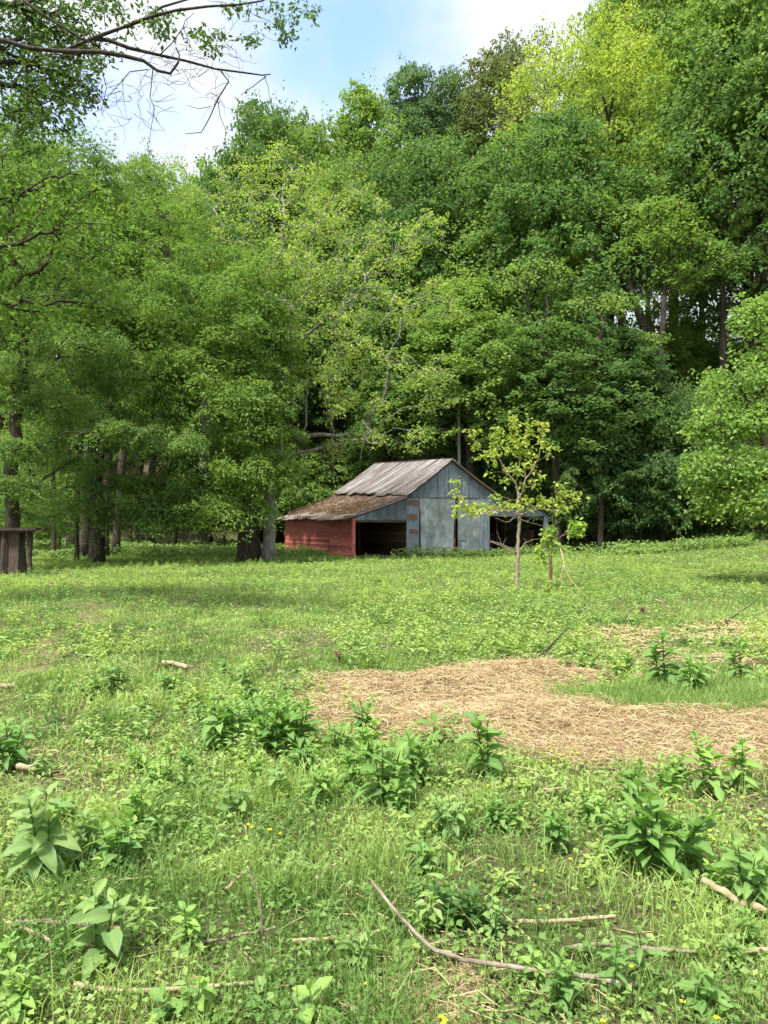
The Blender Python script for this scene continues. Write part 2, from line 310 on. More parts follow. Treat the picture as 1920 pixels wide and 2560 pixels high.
# ---------------------------------------------------------------- leaves
def leaf_quads(P, Nn, D, Ln, Wd, fold=.18):
    """one rhombic leaf per row: P base, Nn normal, D pointing direction"""
    D = nrm(D - Nn * np.sum(D * Nn, -1, keepdims=True)); S = np.cross(Nn, D)
    Ln = np.asarray(Ln)[:, None]; Wd = np.asarray(Wd)[:, None]
    a = P; b = P + D * Ln * .45 + S * Wd * .5 + Nn * Ln * fold * .5; c = P + D * Ln - Nn * Ln * fold * .6; d = P + D * Ln * .45 - S * Wd * .5 + Nn * Ln * fold * .5
    V = np.stack([a, b, c, d], 1).reshape(-1, 3); n = len(P)
    return V, np.arange(n * 4).reshape(n, 4)
def cluster_leaves(g, T, n, rad, flat, ln, wd, droop=.35, up=.75, dirs=None, tintv=None):
    """sprays of leaves round tip points T"""
    K = len(T); idx = np.repeat(np.arange(K), n); m = len(idx)
    r = rad * (0.45 + 1.0 * g.random(K) ** 1.3)[idx]
    a = g.random(m) * 2 * math.pi; q = np.sqrt(g.random(m)); 
    off = np.stack([np.cos(a) * q, np.sin(a) * q, g.normal(0, 1, m) * flat - droop * q * q], -1) * r[:, None]
    # each spray tilts its own way
    tl = g.normal(0, .45, (K, 2))[idx]; off[:, 2] += off[:, 0] * tl[:, 0] + off[:, 1] * tl[:, 1]
    P = T[idx] + off
    Nn = g.normal(0, 1, (m, 3)) * (1 - up) * 1.3; Nn[:, 2] += up; Nn[:, :2] += off[:, :2] / r[:, None] * .35; Nn = nrm(Nn)
    D = np.stack([np.cos(a), np.sin(a), -.35 + 0 * a], -1) + g.normal(0, .5, (m, 3))
    l = ln * (.6 + .8 * g.random(m)); V, Qd = leaf_quads(P, Nn, D, l, l * wd)
    t = (g.random(K) if tintv is None else tintv)[idx] * .6 + g.random(m) * .4
    return V, Qd, np.repeat(t, 4)

# ---------------------------------------------------------------- branching skeleton
def grow(g, trunk, tips, alpha=.35, step=.7, wob=.12, upw=.6, sag=0.0, minseg=3):
    cap = len(trunk) + len(tips) * 40
    P = np.zeros((cap, 3)); PL = np.zeros(cap); PA = np.full(cap, -1); D = np.zeros((cap, 3))
    n = len(trunk); P[:n] = trunk; PA[1:n] = np.arange(n - 1)
    PL[1:n] = np.cumsum(np.linalg.norm(np.diff(trunk, axis=0), axis=1)); D[:n] = nrm(np.gradient(trunk, axis=0))
    chains = [np.arange(n)]
    lowok = max(1, int(n * .25))
    dm = np.min(np.linalg.norm(tips[:, None] - trunk[None], axis=2), axis=1)
    tipn = []
    for i in np.argsort(dm):
        t = tips[i]; v = t - P[lowok:n]; d = np.linalg.norm(v, axis=1)
        cost = d + alpha * PL[lowok:n] + upw * np.clip(P[lowok:n, 2] - t[2] + .15 * d, 0, None)
        j = lowok + int(np.argmin(cost)); d = np.linalg.norm(t - P[j])
        k = max(minseg, int(d / step)); k = min(k, 38); s = np.linspace(0, 1, k + 1)[1:, None]
        c1 = P[j] + D[j] * d * .30 + np.array([0, 0, d * .06]); 
        c2 = P[j] + (t - P[j]) * .62 + np.array([0, 0, d * .10]) 
        B = (1 - s) ** 3 * P[j] + 3 * (1 - s) ** 2 * s * c1 + 3 * (1 - s) * s * s * c2 + s ** 3 * t
        wn = np.cumsum(g.normal(0, wob * step, (k, 3)), axis=0); B = B + (wn - s * wn[-1]) 
        B[:, 2] -= sag * (s[:, 0] ** 2) * 0
        P[n:n + k] = B; PA[n] = j; PA[n + 1:n + k] = np.arange(n, n + k - 1)
        pp = np.vstack([P[j:j + 1], B]); PL[n:n + k] = PL[j] + np.cumsum(np.linalg.norm(np.diff(pp, axis=0), axis=1))
        D[n:n + k] = nrm(np.diff(pp, axis=0)); chains.append(np.concatenate([[j], np.arange(n, n + k)])); tipn.append(n + k - 1); n += k
    return P[:n], PA[:n], chains, D[:n]
def tree_wood(mb, P, PA, chains, rbase, rtip=.012, ex=2.3, k=5, ktrunk=10, flare=1.5, rmin=.012, bs=1.0):
    n = len(P); w_ = np.zeros(n); has = np.zeros(n, bool); has[PA[PA >= 0]] = True
    w_[~has] = 1
    for i in range(n - 1, 0, -1): w_[PA[i]] += w_[i]
    R = rtip * w_ ** (1 / ex); R = R * (rbase / R[0]) ** (np.log(np.maximum(R / rtip, 1.0001)) / np.log(max(R[0] / rtip, 1.01)))
    for ci, c in enumerate(chains):
        r = np.maximum(R[c] * (bs if ci else 1), rmin)
        if ci == 0:
            z = P[c][:, 2] - P[c][0, 2]; r = r * (1 + (flare - 1) * np.exp(-z / .7)); mb.tube(P[c], r, ktrunk, rough=.22, seed=ci)
        else:
            r[0] = r[1] * 1.05; mb.tube(P[c], r, k if r[0] < .08 else 7, cap=False, rough=.12, seed=ci)
    return R
def lobe_tips(g, lobes):
    out = []
    for (c, r, n) in lobes:
        v = nrm(g.normal(0, 1, (n * 2, 3))); v = v[v[:, 2] > -.55][:n]
        q = (.45 + .55 * g.random(len(v)) ** .6)[:, None]
        out.append(np.asarray(c) + v * q * np.asarray(r))
    return np.vstack(out)
def crown_lobes(g, R, H, cb, nl, ntip, narrow=.55, lr=.36):
    """lobes spread through an egg-shaped crown, crown bottom at cb*H"""
    L_ = []; ch = H * (1 - cb)
    for i in range(nl):
        t = (i + .5) / nl; z = cb * H + ch * (.08 + .86 * t)
        prof = math.sin(math.pi * min(1, (t * .82 + .18))) ** narrow
        a = i * 2.39996 + g.random() * .8; q = R * prof * (.35 + .5 * g.random())
        s = R * lr * (.8 + .5 * g.random()) * (.75 + .35 * prof)
        L_.append(((math.cos(a) * q, math.sin(a) * q, z), (s * 1.2, s * 1.2, s * .75), ntip // nl))
    L_.append(((0, 0, H - R * .28), (R * .34, R * .34, R * .3), ntip // nl))
    return L_
def crown_tips(g, R, H, cb, n):
    """tips spread through an egg-shaped crown with an uneven, billowing surface"""
    v = nrm(g.normal(0, 1, (n * 3, 3))); v = v[v[:, 2] > -.75]
    ks = g.normal(0, 2.6, (9, 3)); ph = g.random(9) * 6.28; nz = np.cos(v @ ks.T + ph).sum(1) / 3.0
    k2 = g.normal(0, 4.5, (6, 3)); p2 = g.random(6) * 6.28; n2 = np.cos(v @ k2.T + p2).sum(1) / 2.4
    ok = n2 > -.75; v, nz, n2 = v[ok][:n], nz[ok][:n], n2[ok][:n]
    r = np.clip(.84 + .16 * nz + .08 * n2, .45, 1.15) * (1 - .42 * g.random(len(v)) ** 1.7)
    c = H * (1 - cb) / 2; zc = H - c; P = v * r[:, None] * np.array([R, R, c]); P[:, 2] += zc
    low = P[:, 2] < zc; P[low, :2] *= 1.0 + .12; return P
def make_variant(seed, R, H, cb, nl, ntip, per, rad, ln, wd, rbase, flat=.17, droop=.40, up=.62, alpha=.4, wob=.1, lr=.40, k=4, narrow=.55, keep=1.0, fork=.75):
    g = np.random.default_rng(seed)
    hh = np.linspace(-.4, H * fork, 14); tr = np.stack([np.cumsum(g.normal(0, .06 * H / 25, 14)), np.cumsum(g.normal(0, .06 * H / 25, 14)), hh], -1); tr[:, :2] -= tr[1, :2]
    tips = np.vstack([crown_tips(g, R, H, cb, int(ntip * .85)), lobe_tips(g, crown_lobes(g, R * .95, H, cb, nl, int(ntip * .45), narrow, lr))])
    P, PA, ch, D = grow(g, tr, tips, alpha, step=H / 28, wob=wob)
    mb = MB(); tree_wood(mb, P, PA, ch, rbase, k=k); wood = mb.mesh('trunk', True)
    lt = tips[g.random(len(tips)) < keep]
    V, Qd, t = cluster_leaves(g, lt, per, rad, flat, ln, wd, droop, up)
    zz = V[:, 2]; return wood, mesh_np('crown', V, Qd, None, {'tint': t}), R, H
print('variants')
VAR = {
 'M1': make_variant(11, 6.5, 26, .30, 18, 520, 80, .92, .235, .75, .38),
 'M2': make_variant(12, 6.5, 26, .28, 21, 560, 76, .90, .235, .75, .34, lr=.36),
 'M3': make_variant(13, 6.0, 24, .32, 15, 480, 84, .98, .235, .75, .36, lr=.40),
 'T1': make_variant(14, 5.0, 30, .34, 17, 440, 74, .85, .225, .8, .36, lr=.36, narrow=.4),
 'T2': make_variant(15, 4.6, 30, .42, 15, 400, 72, .85, .225, .8, .33, lr=.38, narrow=.4),
 'S1': make_variant(16, 8.0, 28, .35, 20, 600, 46, .80, .20, .7, .42, flat=.22, lr=.36, wob=.16),
 'S2': make_variant(17, 5.0, 26, .40, 12, 300, 30, .75, .19, .7, .30, flat=.22, lr=.38, wob=.16),
 'U1': make_variant(18, 3.6, 8.5, .06, 12, 170, 75, .75, .17, .7, .09, flat=.07, lr=.4, fork=.6),
 'U2': make_variant(19, 4.0, 7.0, .05, 12, 180, 70, .8, .17, .7, .08, flat=.06, lr=.42, fork=.5),
 'U3': make_variant(20, 2.6, 9.5, .10, 10, 140, 75, .7, .16, .75, .08, flat=.08, lr=.45, fork=.7),
}
used = set()
def put_tree(px, Y, top, hw, var, col, name, label, group=None, rz=None, bark='bark', basey=None):
    X = (px - 960) / F * Y; z = float(terr(X, Y)); zt = at(px, top, Y)[2]; H = zt - z
    wood, crown, R0, H0 = VAR[var]; Rm = hw * 1.28 / F * Y; g = np.random.default_rng(int(abs(px) * 7 + Y * 13))
    t = thing(name, label, 'tree' if var[0] != 'U' else 'small tree', (X, Y, z), group)
    sz = H / H0; sx = Rm / R0; sx = float(np.clip(sx, sz * .62, sz * 1.6))
    t.scale = (sx, sx * (.9 + .2 * g.random()), sz); t.rotation_euler = (0, 0, rz if rz is not None else g.random() * 6.28)
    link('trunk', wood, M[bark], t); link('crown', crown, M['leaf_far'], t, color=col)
    return t
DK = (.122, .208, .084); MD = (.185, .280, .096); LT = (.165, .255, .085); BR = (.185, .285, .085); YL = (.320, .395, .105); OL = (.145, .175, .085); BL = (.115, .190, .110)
exec_trees = [
 # px, Y, top, halfwidth px, variant, colour, name, label
 # skyline behind the barn, left to right
 (505, 74, 420, 95, 'T1', MD, 'tulip_tree', 'green tree showing over the sparse tree, leftmost of the skyline behind the barn'),
 (655, 64, 245, 125, 'M1', DK, 'maple_tree', 'dark round-topped tree highest over the left half of the barn roof'),
 (775, 69, 300, 115, 'M3', MD, 'maple_tree', 'mid green rounded tree right of the dark round-topped skyline tree'),
 (895, 76, 215, 105, 'T2', MD, 'tulip_tree', 'pointed green skyline tree straight above the barn'),
 (1030, 84, 162, 85, 'T2', BL, 'tulip_tree', 'bluish green narrow skyline tree, the left one of two'),
 (1130, 86, 175, 85, 'T1', BL, 'tulip_tree', 'bluish green narrow skyline tree, the right one of two'),
 (1245, 82, 112, 95, 'T1', OL, 'oak_tree', 'dull olive skyline tree left of the yellow-green tree'),
 (1345, 74, 70, 90, 'S2', OL, 'oak_tree', 'thin olive tree whose top pokes out behind the yellow-green crown'),
 (1520, 62, 20, 215, 'S1', YL, 'hickory_tree', 'wide yellow-green tree high on the right skyline'),
 (1560, 72, -60, 120, 'M2', MD, 'maple_tree', 'green tree behind the yellow-green crown at the top edge'),
 (1690, 70, -160, 150, 'M1', MD, 'maple_tree', 'tall green tree on the ridge cut by the top edge of the photo'),
 (1880, 66, -260, 170, 'M2', DK, 'maple_tree', 'dark tall tree at the upper right corner of the photo'),
 # second row
 (830, 60, 420, 130, 'M2', MD, 'maple_tree', 'green tree rising behind the sparse tree, over the left end of the barn roof'),
 (1090, 60, 335, 165, 'M3', DK, 'maple_tree', 'dark dome-shaped tree behind the right half of the barn'),
 (965, 57, 560, 150, 'M1', DK, 'maple_tree', 'dark tree directly behind the barn ridge'),
 (1395, 55, 285, 205, 'M1', DK, 'maple_tree', 'big dark green tree below the yellow-green crown'),
 (1255, 58, 520, 150, 'M3', MD, 'maple_tree', 'mid green tree between the two dark dome-shaped trees'),
 (1870, 53, -190, 205, 'M2', MD, 'maple_tree', 'huge tree filling the upper right of the photo'),
 (1920, 50, 40, 200, 'M1', DK, 'maple_tree', 'dark tree on the right edge above the bright maple'),
 (1170, 52, 690, 165, 'M2', MD, 'maple_tree', 'green tree over the right roof of the barn'),
 (1400, 49, 780, 170, 'M1', DK, 'beech_tree', 'shaded tree on the slope behind the sapling'),
 (1560, 48, 820, 130, 'T2', (.086, .155, .072), 'beech_tree', 'shaded narrow tree on the slope left of the bright maple'),  # leaf colour darkened to carry the shade of the lower slope
 (1040, 55, 860, 130, 'M3', DK, 'beech_tree', 'low dark tree just behind the front peak of the barn'),
 (1625, 76, 560, 70, 'T2', MD, 'beech_tree', 'narrow tree on the ridge behind the leaning bare trunk'),
 (1760, 79, 520, 70, 'T1', MD, 'beech_tree', 'narrow tree on the ridge between the two bare trunks'),
 (1900, 74, 480, 80, 'T2', MD, 'beech_tree', 'narrow tree on the ridge over the bright maple'),
 # left side, behind
 (60, 66, 330, 150, 'M2', MD, 'maple_tree', 'green tree at the back of the left woods, nearest the left edge'),
 (255, 78, 395, 110, 'S2', YL, 'locust_tree', 'thin pale tree top showing against the sky at the left'),
 (350, 80, 375, 120, 'S1', (.15, .20, .05), 'locust_tree', 'wispy pale green skyline tree left of the sparse tree'),
 (440, 84, 385, 100, 'S2', YL, 'locust_tree', 'wispy yellowish skyline tree closest to the sparse tree'),
 (180, 56, 450, 150, 'M1', MD, 'maple_tree', 'green tree in the left woods behind the trunk group'),
 (520, 59, 620, 130, 'M3', MD, 'maple_tree', 'green tree whose broad trunk stands left of the double trunk'),
 (380, 60, 640, 140, 'M2', MD, 'maple_tree', 'green tree behind the wire fence at the left'),
 (700, 62, 700, 120, 'M1', DK, 'maple_tree', 'dark tree behind the far end of the barn roof'),
 (860, 66, 800, 110, 'M3', DK, 'maple_tree', 'dark tree low behind the middle of the barn roof'),
]
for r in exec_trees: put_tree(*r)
# trees farther back, closing the forest
g = np.random.default_rng(5)
back = []
for i in range(26):
    px = -500 + i * 115 + g.random() * 50; Y = 92 + g.random() * 22
    X = (px - 960) / F * Y; z = float(terr(X, Y)); top = 1320 - (z + 20 + 6 * g.random()) / Y * F
    if px < 900: top = 1320 - (22 + 3 * g.random()) / Y * F
    back.append((px, Y, top, 130, ['M1', 'M2', 'M3'][i % 3], [MD, DK, OL][i % 3]))
back = [r for r in back if not 1380 < r[0] < 2000]
for r in back: put_tree(*r, 'forest_tree', 'distant forest tree half hidden behind the front rows of the woods', 'distant trees in the woods')
# small trees and bushes under the canopy
SH = (.104, .182, .078)  # understory green darkened: the gloom of the wood's interior is put into the leaf colour
under = [
 (30, 44, 1140, 110, 'U2', LT, 'light green bush deep in the left woods beside the post shelter'),
 (150, 50, 1180, 90, 'U1', LT, 'light green bush between the post shelter and the trunk group'),
 (330, 60, 1190, 90, 'U2', MD, 'green bush behind the wire fence, its left end'),
 (440, 58, 1170, 90, 'U1', MD, 'green bush behind the wire fence, its right end'),
 (560, 55, 1150, 80, 'U3', MD, 'slim green bush left of the double trunk'),
 (640, 62, 1160, 110, 'U2', SH, 'dark bush behind the double trunk'),
 (735, 60, 1090, 90, 'U1', LT, 'light green small tree against the far end of the barn roof'),
 (830, 64, 1040, 90, 'U3', MD, 'slim green tree above the far end of the barn ridge'),
 (920, 60, 1020, 90, 'U1', MD, 'green small tree right over the middle of the ridge'),
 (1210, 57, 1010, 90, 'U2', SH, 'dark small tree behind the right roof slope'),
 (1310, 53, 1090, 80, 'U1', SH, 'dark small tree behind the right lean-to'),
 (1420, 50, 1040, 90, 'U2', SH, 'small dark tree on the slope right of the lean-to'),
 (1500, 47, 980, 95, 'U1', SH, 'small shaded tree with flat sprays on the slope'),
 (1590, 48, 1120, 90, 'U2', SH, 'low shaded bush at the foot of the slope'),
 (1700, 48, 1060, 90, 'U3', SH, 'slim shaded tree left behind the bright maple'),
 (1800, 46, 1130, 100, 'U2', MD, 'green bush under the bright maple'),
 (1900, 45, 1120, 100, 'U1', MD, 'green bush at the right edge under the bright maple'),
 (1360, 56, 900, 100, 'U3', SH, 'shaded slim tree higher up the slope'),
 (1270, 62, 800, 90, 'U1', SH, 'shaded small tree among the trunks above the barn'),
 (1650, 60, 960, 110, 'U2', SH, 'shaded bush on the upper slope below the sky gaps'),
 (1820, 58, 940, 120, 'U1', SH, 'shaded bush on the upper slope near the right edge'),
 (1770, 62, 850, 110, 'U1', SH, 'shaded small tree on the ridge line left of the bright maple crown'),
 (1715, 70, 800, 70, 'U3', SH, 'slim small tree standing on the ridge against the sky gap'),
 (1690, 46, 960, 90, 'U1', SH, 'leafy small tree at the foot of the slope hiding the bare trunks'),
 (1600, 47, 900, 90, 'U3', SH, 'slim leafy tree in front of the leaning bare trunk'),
 (1780, 47, 930, 80, 'U1', MD, 'green small tree showing just left of and behind the bright maple'),
 (1640, 60, 740, 80, 'U1', MD, 'leafy small tree on the ridge between the leaning trunk and the straight one'),
 (1725, 62, 770, 75, 'U1', MD, 'leafy small tree on the ridge under the lighter green tree'),
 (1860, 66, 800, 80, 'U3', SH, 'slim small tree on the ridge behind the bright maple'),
]
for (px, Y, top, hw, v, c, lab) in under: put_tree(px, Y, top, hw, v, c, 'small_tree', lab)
print('forest ok')

# ---------------------------------------------------------------- hero trees
def Lb(px, py, Y, rx, rz, ry=None, n=30):
    """a foliage lobe centred where the photo shows it; radii in photo pixels / metres deep"""
    c = at(px, py, Y); s = Y / F
    return (c, (rx * s, ry if ry else rx * s, rz * s), n)
def hero(seed, base, trunk_pts, lobes, name, label, cat, col, mat='leaf', bark='bark', rbase=.4, per=60, rad=.7, ln=.16, wd=.5, flat=.12, droop=.35, up=.7, alpha=.35, step=.5, wob=.15, k=5, keep=1.0, rmin=.012, upw=.6, extra=None, ktrunk=12, bs=1.0):
    g = np.random.default_rng(seed); tips = lobe_tips(g, lobes)
    P0 = np.asarray(trunk_pts, float); s = np.linspace(0, 1, 16); ss = np.linspace(0, 1, len(P0))
    tr = np.stack([np.interp(s, ss, P0[:, i]) for i in range(3)], -1); tr[1:-1] += g.normal(0, .05, (14, 3)) * [1, 1, 0]
    P, PA, ch, D = grow(g, tr, tips, alpha, step, wob, upw)
    mb = MB(); tree_wood(mb, P, PA, ch, rbase, k=k, rmin=rmin, ktrunk=ktrunk, bs=bs)
    if extra: extra(mb)
    t = thing(name, label, cat, base)
    link('trunk', mb.mesh('trunk', True, base), M[bark], t)
    lt = tips[g.random(len(tips)) < keep]
    V, Qd, tt = cluster_leaves(g, lt, per, rad, flat, ln, wd, droop, up)
    link('crown', mesh_np('crown', V - np.asarray(base), Qd, None, {'tint': tt}), M[mat], t, color=col)
    return t
def base_at(px, py):
    p = gp(px, py); return p
# left feathery tree with the broad trunk at the left of the double trunk
b1 = base_at(626, 1402); Y1 = b1[1]
hero(31, b1, [b1 - [0, 0, .4], b1 + [-.1, 0, 2.6], at(590, 1150, Y1), at(540, 950, Y1 - .5), at(500, 800, Y1 - 1)],
  [Lb(430, 560, Y1, 130, 90, n=40), Lb(330, 620, Y1 - 1, 130, 90, n=36), Lb(520, 700, Y1 - 1, 130, 90, n=44), Lb(620, 800, Y1 - 3.3, 100, 80, n=40), Lb(660, 900, Y1 - 3.1, 70, 70, n=26),
   Lb(560, 850, Y1 - 2, 120, 80, n=36), Lb(420, 760, Y1 - 2.5, 150, 90, n=44), Lb(300, 780, Y1 - 2, 130, 90, n=36), Lb(480, 950, Y1 - 3, 130, 80, n=40), Lb(600, 1010, Y1 - 3.6, 100, 70, n=30),
   Lb(660, 1090, Y1 - 3.3, 90, 60, n=28), Lb(640, 700, Y1 - 3.0, 90, 80, n=26), Lb(700, 860, Y1 - 3.0, 50, 60, n=16), Lb(650, 990, Y1 - 3.5, 80, 60, n=26), Lb(640, 1170, Y1 - 3.6, 90, 40, n=22), Lb(400, 880, Y1 - 2, 130, 80, n=36), Lb(220, 680, Y1 - 1, 110, 90, n=28), Lb(520, 1120, Y1 - 2, 110, 60, n=32), Lb(690, 1170, Y1 - 3.1, 60, 40, n=14), Lb(570, 1210, Y1 - 1.5, 90, 45, n=22), Lb(600, 1270, Y1 - 3.6, 70, 30, n=14), Lb(480, 1230, Y1 - 2, 90, 40, n=20), Lb(350, 470, Y1 + 2, 110, 70, n=30), Lb(240, 530, Y1 + 1, 100, 80, n=30)],
  'walnut_tree', 'broad leafy tree left of the barn with the left one of the double trunks', 'tree', (.180, .280, .084), rbase=.50, per=130, rad=.85, ln=.18, wd=.38, flat=.13, droop=.55, up=.62)
b2 = base_at(240, 1405); Y2 = b2[1]
hero(32, b2, [b2 - [0, 0, .4], b2 + [.1, 0, 3], at(235, 1150, Y2), at(215, 950, Y2), at(200, 800, Y2)],
  [Lb(180, 420, Y2, 120, 90, n=36), Lb(80, 520, Y2, 120, 90, n=34), Lb(220, 620, Y2, 120, 80, n=34), Lb(120, 720, Y2 - 1, 120, 80, n=34), Lb(260, 800, Y2 - 1, 120, 80, n=34),
   Lb(160, 900, Y2 - 2, 130, 80, n=34), Lb(300, 960, Y2 - 1.5, 120, 80, n=34), Lb(200, 1060, Y2 - 2, 120, 70, n=30), Lb(350, 1100, Y2 - 1, 120, 70, n=30), Lb(430, 1200, Y2 - 1, 100, 55, n=24), Lb(240, 1190, Y2 - 1, 110, 50, n=24), Lb(60, 1130, Y2, 110, 60, n=24), Lb(180, 1270, Y2 - 2.5, 90, 32, n=20), Lb(330, 1270, Y2 - 2, 90, 35, n=20), Lb(440, 1290, Y2 - 1, 80, 30, n=14), Lb(60, 1260, Y2 - 1, 80, 30, n=14)],
  'walnut_tree', 'leafy tree with a straight dark trunk among the trunk group at the left', 'tree', (.148, .235, .080), rbase=.33, per=115, rad=.85, ln=.18, wd=.42, flat=.12, droop=.5, up=.62)
# left edge tree with the forked trunk
b3 = np.array([*gp(34, 1424)[:2], 0]); b3[2] = terr(b3[0], b3[1]); Y3 = b3[1]
hero(33, b3, [b3 - [0, 0, .4], at(28, 1250, Y3), at(40, 1080, Y3), at(60, 920, Y3), at(70, 700, Y3)],
  [Lb(40, 330, Y3, 110, 90, n=30), Lb(-60, 450, Y3, 130, 100, n=30), Lb(110, 420, Y3 - 1, 100, 70, n=26), Lb(60, 620, Y3, 140, 80, n=34), Lb(200, 700, Y3, 110, 70, n=28), Lb(-80, 700, Y3, 140, 110, n=26),
   Lb(230, 860, Y3 - .5, 110, 60, n=26), Lb(40, 820, Y3 - 1, 120, 70, n=26), Lb(160, 1010, Y3 + .5, 110, 55, n=20), Lb(-20, 1000, Y3 - 1, 110, 70, n=22), Lb(300, 1080, Y3, 90, 40, n=16), Lb(110, 1150, Y3 + 1, 100, 45, n=16), Lb(40, 1220, Y3 - 1.5, 80, 40, n=18), Lb(30, 1120, Y3 - 1.5, 80, 40, n=18), Lb(60, 930, Y3 - 1.5, 90, 45, n=18), Lb(30, 740, Y3 - 1.5, 100, 60, n=20), Lb(60, 1290, Y3 + 1, 90, 22, n=10), Lb(420, 1090, Y3, 80, 40, n=12)],
  'walnut_tree', 'tree at the left edge with a forked trunk rising behind the post shelter', 'tree', (.155, .245, .085), rbase=.26, per=120, rad=.6, ln=.13, wd=.45, flat=.13, droop=.5, up=.62, alpha=.3)
# sparse tree over the barn with grey crooked limbs
b4 = base_at(667, 1404); Y4 = b4[1] + .3; b4[1] = Y4
YC = Y4
sparse = [Lb(600, 470, YC + 2, 80, 70, n=37), Lb(700, 420, YC + 2, 70, 70, n=35), Lb(760, 480, YC + 1, 80, 70, n=37), Lb(640, 560, YC, 110, 70, n=50), Lb(790, 590, YC, 100, 80, n=50), Lb(900, 520, YC + 1, 80, 70, n=32),
  Lb(720, 680, YC - 1, 110, 70, n=52), Lb(860, 700, YC - 1, 100, 80, n=50), Lb(980, 640, YC, 90, 80, n=37), Lb(1060, 590, YC, 70, 70, n=25), Lb(960, 780, YC - 1, 110, 70, n=45), Lb(1090, 760, YC, 80, 60, n=25),
  Lb(780, 820, YC - 1.5, 110, 70, n=47), Lb(920, 900, YC - 1.5, 120, 60, n=45), Lb(1050, 930, YC - 1, 90, 50, n=25), Lb(790, 960, YC - 1, 90, 50, n=32), Lb(900, 1030, YC - 1, 100, 45, n=32), Lb(980, 1100, YC - 1, 100, 40, n=22), Lb(1100, 1010, YC, 60, 40, n=12), Lb(870, 1120, YC, 60, 25, n=10),
  Lb(560, 640, YC + 1, 70, 60, n=20), Lb(500, 520, YC + 3, 70, 60, n=20)]
def limbs(mb):
    def px(pts, Y): return [at(a, b_, Y + d) for a, b_, d in pts]
    g = np.random.default_rng(9)
    mb.tube(px([(690, 1040, 0), (735, 1090, -.2), (752, 1100, -.4), (758, 1090, -.5), (800, 1086, -.7), (850, 1090, -.9), (872, 1084, -1)], YC), [.12, .11, .11, .10, .09, .08, .06], 8, rough=.3)
    mb.tube(px([(752, 1098, -.4), (766, 1060, -.4), (764, 1010, -.4), (772, 950, -.5), (765, 900, -.4)], YC), [.06, .055, .05, .04, .03], 6, rough=.2)
    mb.tube(px([(905, 1050, -1), (925, 1075, -1.1), (935, 1110, -1.2), (920, 1140, -1.2)], YC), [.03, .03, .02, .012], 5)
    mb.tube(px([(925, 1075, -1.1), (960, 1100, -1.2), (975, 1140, -1.3)], YC), [.03, .02, .012], 5)
    mb.tube(px([(925, 1075, -1.1), (905, 1120, -1.1), (898, 1170, -1.1)], YC), [.03, .02, .012], 5)
hero(34, b4, [b4 - [0, 0, .4], at(675, 1250, YC), at(700, 1120, YC), at(694, 1030, YC), at(700, 960, YC), at(735, 880, YC - .2), at(730, 800, YC - .3)],
  sparse, 'pecan_tree', 'sparse pale tree with crooked grey limbs spreading over the barn', 'tree', (.315, .405, .120), bark='limbbark', rbase=.26, bs=.75, per=25, rad=.42, ln=.15, wd=.5, flat=.25, droop=.3, up=.6, alpha=.22, step=.4, wob=.30, keep=.95, rmin=.016, extra=limbs)
# bright maple at the right edge
b5 = np.array([15.6, 23.5, 0.]); b5[2] = terr(b5[0], b5[1]); Y5 = 23.5; 
hero(35, b5, [b5 - [0, 0, .4], b5 + [0, 0, 3], b5 + [-.3, 0, 6], b5 + [-.4, 0, 10]],
  [Lb(1905, 800, 22, 70, 60, n=40), Lb(1940, 900, 22, 100, 60, n=44), Lb(1850, 950, 21.5, 80, 50, n=51), Lb(1790, 1060, 21.2, 70, 45, n=51), Lb(1880, 1050, 21, 80, 50, n=51), Lb(1800, 1160, 21, 85, 45, n=57), Lb(1760, 1215, 21.3, 45, 25, n=20),
   Lb(1900, 1180, 21, 80, 50, n=47), Lb(1850, 1250, 21, 100, 30, n=51), Lb(1940, 1270, 21, 80, 30, n=30), Lb(2060, 1000, 23, 130, 130, n=102), Lb(2080, 750, 23, 130, 130, n=85), Lb(2080, 1200, 23, 130, 70, n=68), Lb(2220, 950, 24, 120, 200, n=85), Lb(1990, 860, 23, 70, 100, n=40)],
  'maple_tree', 'bright light green maple reaching in from the right edge over the meadow', 'tree', (.205, .320, .095), rbase=.20, per=34, rad=.36, ln=.12, wd=.7, flat=.40, droop=.6, up=.5, alpha=.35, step=.35)
def slim(seed, px, Y, path, r, lobes, label, bark='bark', col=MD):
    X = (px - 960) / F * Y; b = np.array([X, Y, float(terr(X, Y))])
    hero(seed, b, [b - [0, 0, .4]] + [at(x, y, Y + d) for x, y, d in path], [Lb(x, y, Y + d, rx, rz, n=n) for x, y, d, rx, rz, n in lobes], 'woodland_tree', label, 'tree', col, mat='leaf_far', bark=bark, rbase=r, per=46, rad=.75, ln=.2, wd=.7, flat=.2, alpha=.5, step=.6, wob=.14, rmin=.03)
slim(41, 1395, 47, [(1390, 1150, 0), (1375, 950, 0), (1345, 800, 0)], .26, [(1340, 700, 0, 90, 60, 26), (1290, 800, 0, 60, 40, 12), (1420, 790, 0, 60, 40, 12), (1440, 1050, 0, 50, 25, 7)], 'slim grey-brown tree trunk on the slope just right of the lean-to')
slim(42, 1500, 46, [(1505, 1150, 0), (1490, 1000, 0), (1500, 850, 0)], .16, [(1500, 760, 0, 80, 50, 20), (1450, 950, 0, 50, 30, 9)], 'straight thin trunk on the slope between the sapling and the bright maple')
slim(43, 1690, 52, [(1680, 1050, 0), (1640, 880, 0), (1575, 730, 0), (1540, 640, 0)], .30, [(1510, 560, 0, 110, 60, 30), (1600, 620, 0, 80, 50, 18), (1450, 640, 0, 60, 40, 12)], 'tall tree leaning to the left with a long bare trunk on the slope')
